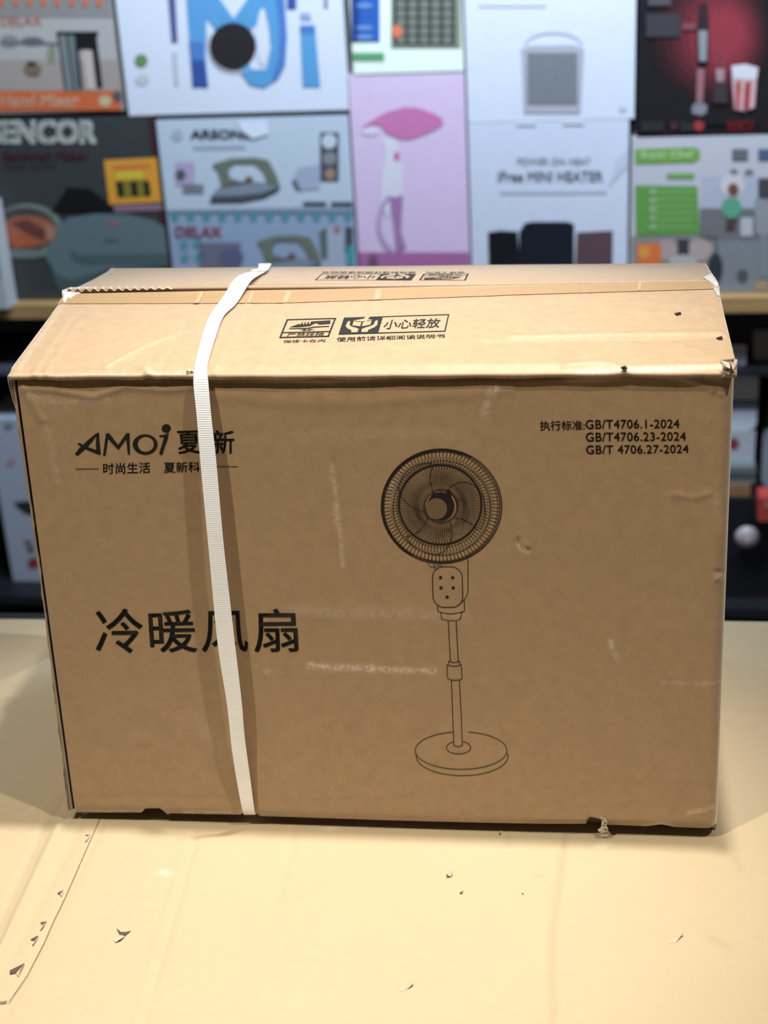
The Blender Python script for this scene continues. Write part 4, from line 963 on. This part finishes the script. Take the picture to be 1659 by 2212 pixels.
# raised plinth the lower goods stand on
q0 = uvq(28, 1255, .02); PLV = CAMP[2]+(q0[2]-CAMP[2])/K; q1 = uvq(0, 905, .02)
mb = MB(); mb.box((-1.15, -.05, q0[2]-.02), (1.15, .40, q0[2]-.0005), BLACKMETAL); sbuild(mb, 'shelf_deck')
p = Prod('white carton with fruit picture low on the left, half hidden behind the brown carton', q0[0]/K, -.60, PLV, CAMP[2]+(q1[2]-CAMP[2])/K, C(150, 170, 206), depth=.2, y0=.02)
a = p.art(); a.poly([(30, 1085), (58, 1082), (80, 1090), (80, 1112), (56, 1110), (40, 1098)], C(40, 46, 60), 1); a.ell(72, 1216, 12, 12, C(150, 48, 62), 1); a.ell(66, 1186, 7, 7, C(60, 100, 70), 1); a.ell(60, 1172, 8, 5, C(120, 96, 90), 1)
a.ell(18, 920, 10, 7, C(120, 134, 156), 1); a.ell(24, 998, 8, 8, C(170, 136, 156), 1); p.done('printed_picture', 'printed picture of fruit')
# right side goods: a stack of small things
def px_box(name, label, cat, x0, y0, x1, y1, m, y=.02, depth=.15, r=.006, part='body', zb=None):
    a = uvq(x0, y1, y);
    if zb is not None: a[2] = zb
    b = uvq(x1, y0, y); base = np.array([(a[0]+b[0])/2, y+depth/2, a[2]])
    rt = sgen(name, label, cat, base); mb = MB(); mb.rbox((a[0], y, a[2]), (b[0], y+depth, b[2]), r, m, axis=1, seg=6); mb.build(part, rt, base); return rt, base, a, b
zlev = []
# ladder-like side shelves carrying them
def small_shelf(py, name='wire_shelf'):
    z = uvq(1620, py, .02)[2]; mb = MB(); mb.box((.56, .0, z-.010), (1.14, .38, z), BLACKMETAL); sbuild(mb, name); return z+.0004
z1 = small_shelf(1068); z0 = small_shelf(793)
rt, base, a_, b_ = px_box('appliance_carton', 'dim mauve grey carton just under the wooden board, far right', 'box', 1556, 704, 1622, 790, C(96, 98, 116), .16, .15, .003, 'carton', zb=z0)
rt, base, a_, b_ = px_box('printed_card', 'small pale blue printed card under the wooden board at the right', 'card', 1560, 746, 1613, 790, C(168, 186, 228), .03, .006, .001, 'card', zb=z0)
A = Art(lambda x, y, l=0: sh(x, y, .0292))
for k in range(4): A.stroke([(1582, 756+8*k), (1606, 756+8*k)], 2, C(120, 136, 180), 1)
A.build('printed_lines', rt, base)
rt, base, a_, b_ = px_box('appliance_carton', 'lilac carton at the right frame edge, under the wooden board', 'box', 1626, 712, 1700, 790, C(136, 142, 176), .06, .15, .003, 'carton', zb=z0)
TANB = C(142, 112, 86)
rt, base, a_, b_ = px_box('wooden_block', 'tan wooden block lowest in the pile behind the right side of the brown carton', 'block', 1530, 1047, 1622, 1066, TANB, .01, .2, .003, 'block', zb=z1)
rt, base, a_, b_ = px_box('flat_case', 'grey teal flat case between the tan block and the white carton at the right', 'case', 1530, 1010, 1634, 1034, C(94, 112, 126), .015, .19, .003, 'case', zb=b_[2]+.0003)
mb = MB(); mb.box((a_[0]+.001, .0135, (a_[2]+b_[2])/2-.001), (b_[0]-.001, .0156, (a_[2]+b_[2])/2+.001), BLACKMETAL); mb.build('case_seam', rt, base)
rt, base, a_, b_ = px_box('food_carton', 'white carton with a dark red picture, under the white tub at the right', 'box', 1540, 932, 1632, 1006, C(158, 174, 204), .04, .15, .002, 'carton', zb=b_[2]+.0003)
A = Art(lambda x, y, l=0: sh(x, y, .0385)); A.ell(1584, 958, 13, 12, C(128, 62, 92)); A.build('printed_picture', rt, base)
rt, base, a_, b_ = px_box('storage_tub', 'white round-cornered tub behind the right edge of the brown carton', 'tub', 1545, 800, 1640, 925, plain('white_glossy_plastic', (.70, .75, .80), .3), .04, .16, .02, 'tub', zb=b_[2]+.0003)
c = uvq(1600, 872, .04); mb = MB(); mb.box((a_[0]+.001, .038, c[2]-.010), (b_[0]-.001, .05, c[2]+.008), C(92, 112, 146)); mb.build('lid_band', rt, base)
rt, base, a_, b_ = px_box('canister', 'dark and blue grey canister at the right frame edge beside the white tub', 'canister', 1644, 930, 1720, 1045, C(130, 148, 176), .05, .16, .02, 'canister', zb=z1)
mb = MB(); zt_ = b_[2]; mb.rbox((a_[0]+.004, .055, zt_), (b_[0]-.004, .205, zt_+.075), .03, C(20, 26, 40), axis=1, seg=6); mb.build('canister_lid', rt, base)
mb = MB(); mb.box((.50*K, .0, q0[2]+.0005), (1.14, .38, z1-.0115), BLACKMETAL); sbuild(mb, 'cabinet_front')
rt, base, a_, b_ = px_box('red_package', 'red package at the right frame edge above the pale knob', 'package', 1636, 1076, 1700, 1126, C(176, 66, 64), -.0505, .050, .006, 'package')
A = Art(lambda x, y, l=0: sh(x, y, -.0515)); A.rect(1652, 1082, 1700, 1096, C(190, 110, 120)); A.build('printed_label', rt, base)
c = uvq(1612, 1150, .0); base = np.array([c[0], -.001, c[2]])
rt = sgen('round_knob', 'pale round knob low on the black cabinet at the right', 'knob', base); mb = MB()
rr = .021*K; mb.lathe([(rr*math.cos(t), -.0+rr*.6*math.sin(t)) for t in np.linspace(0, math.pi/2, 10)]+[(.0, rr*.6)], (c[0], -.02, c[2]), C(160, 160, 182), axis='y'); mb.lathe([(rr*.4, -.02), (rr*.4, .0)], (c[0], -.02, c[2]), C(100, 100, 110), axis='y')
mb.build('knob_face', rt, base, smooth=True)
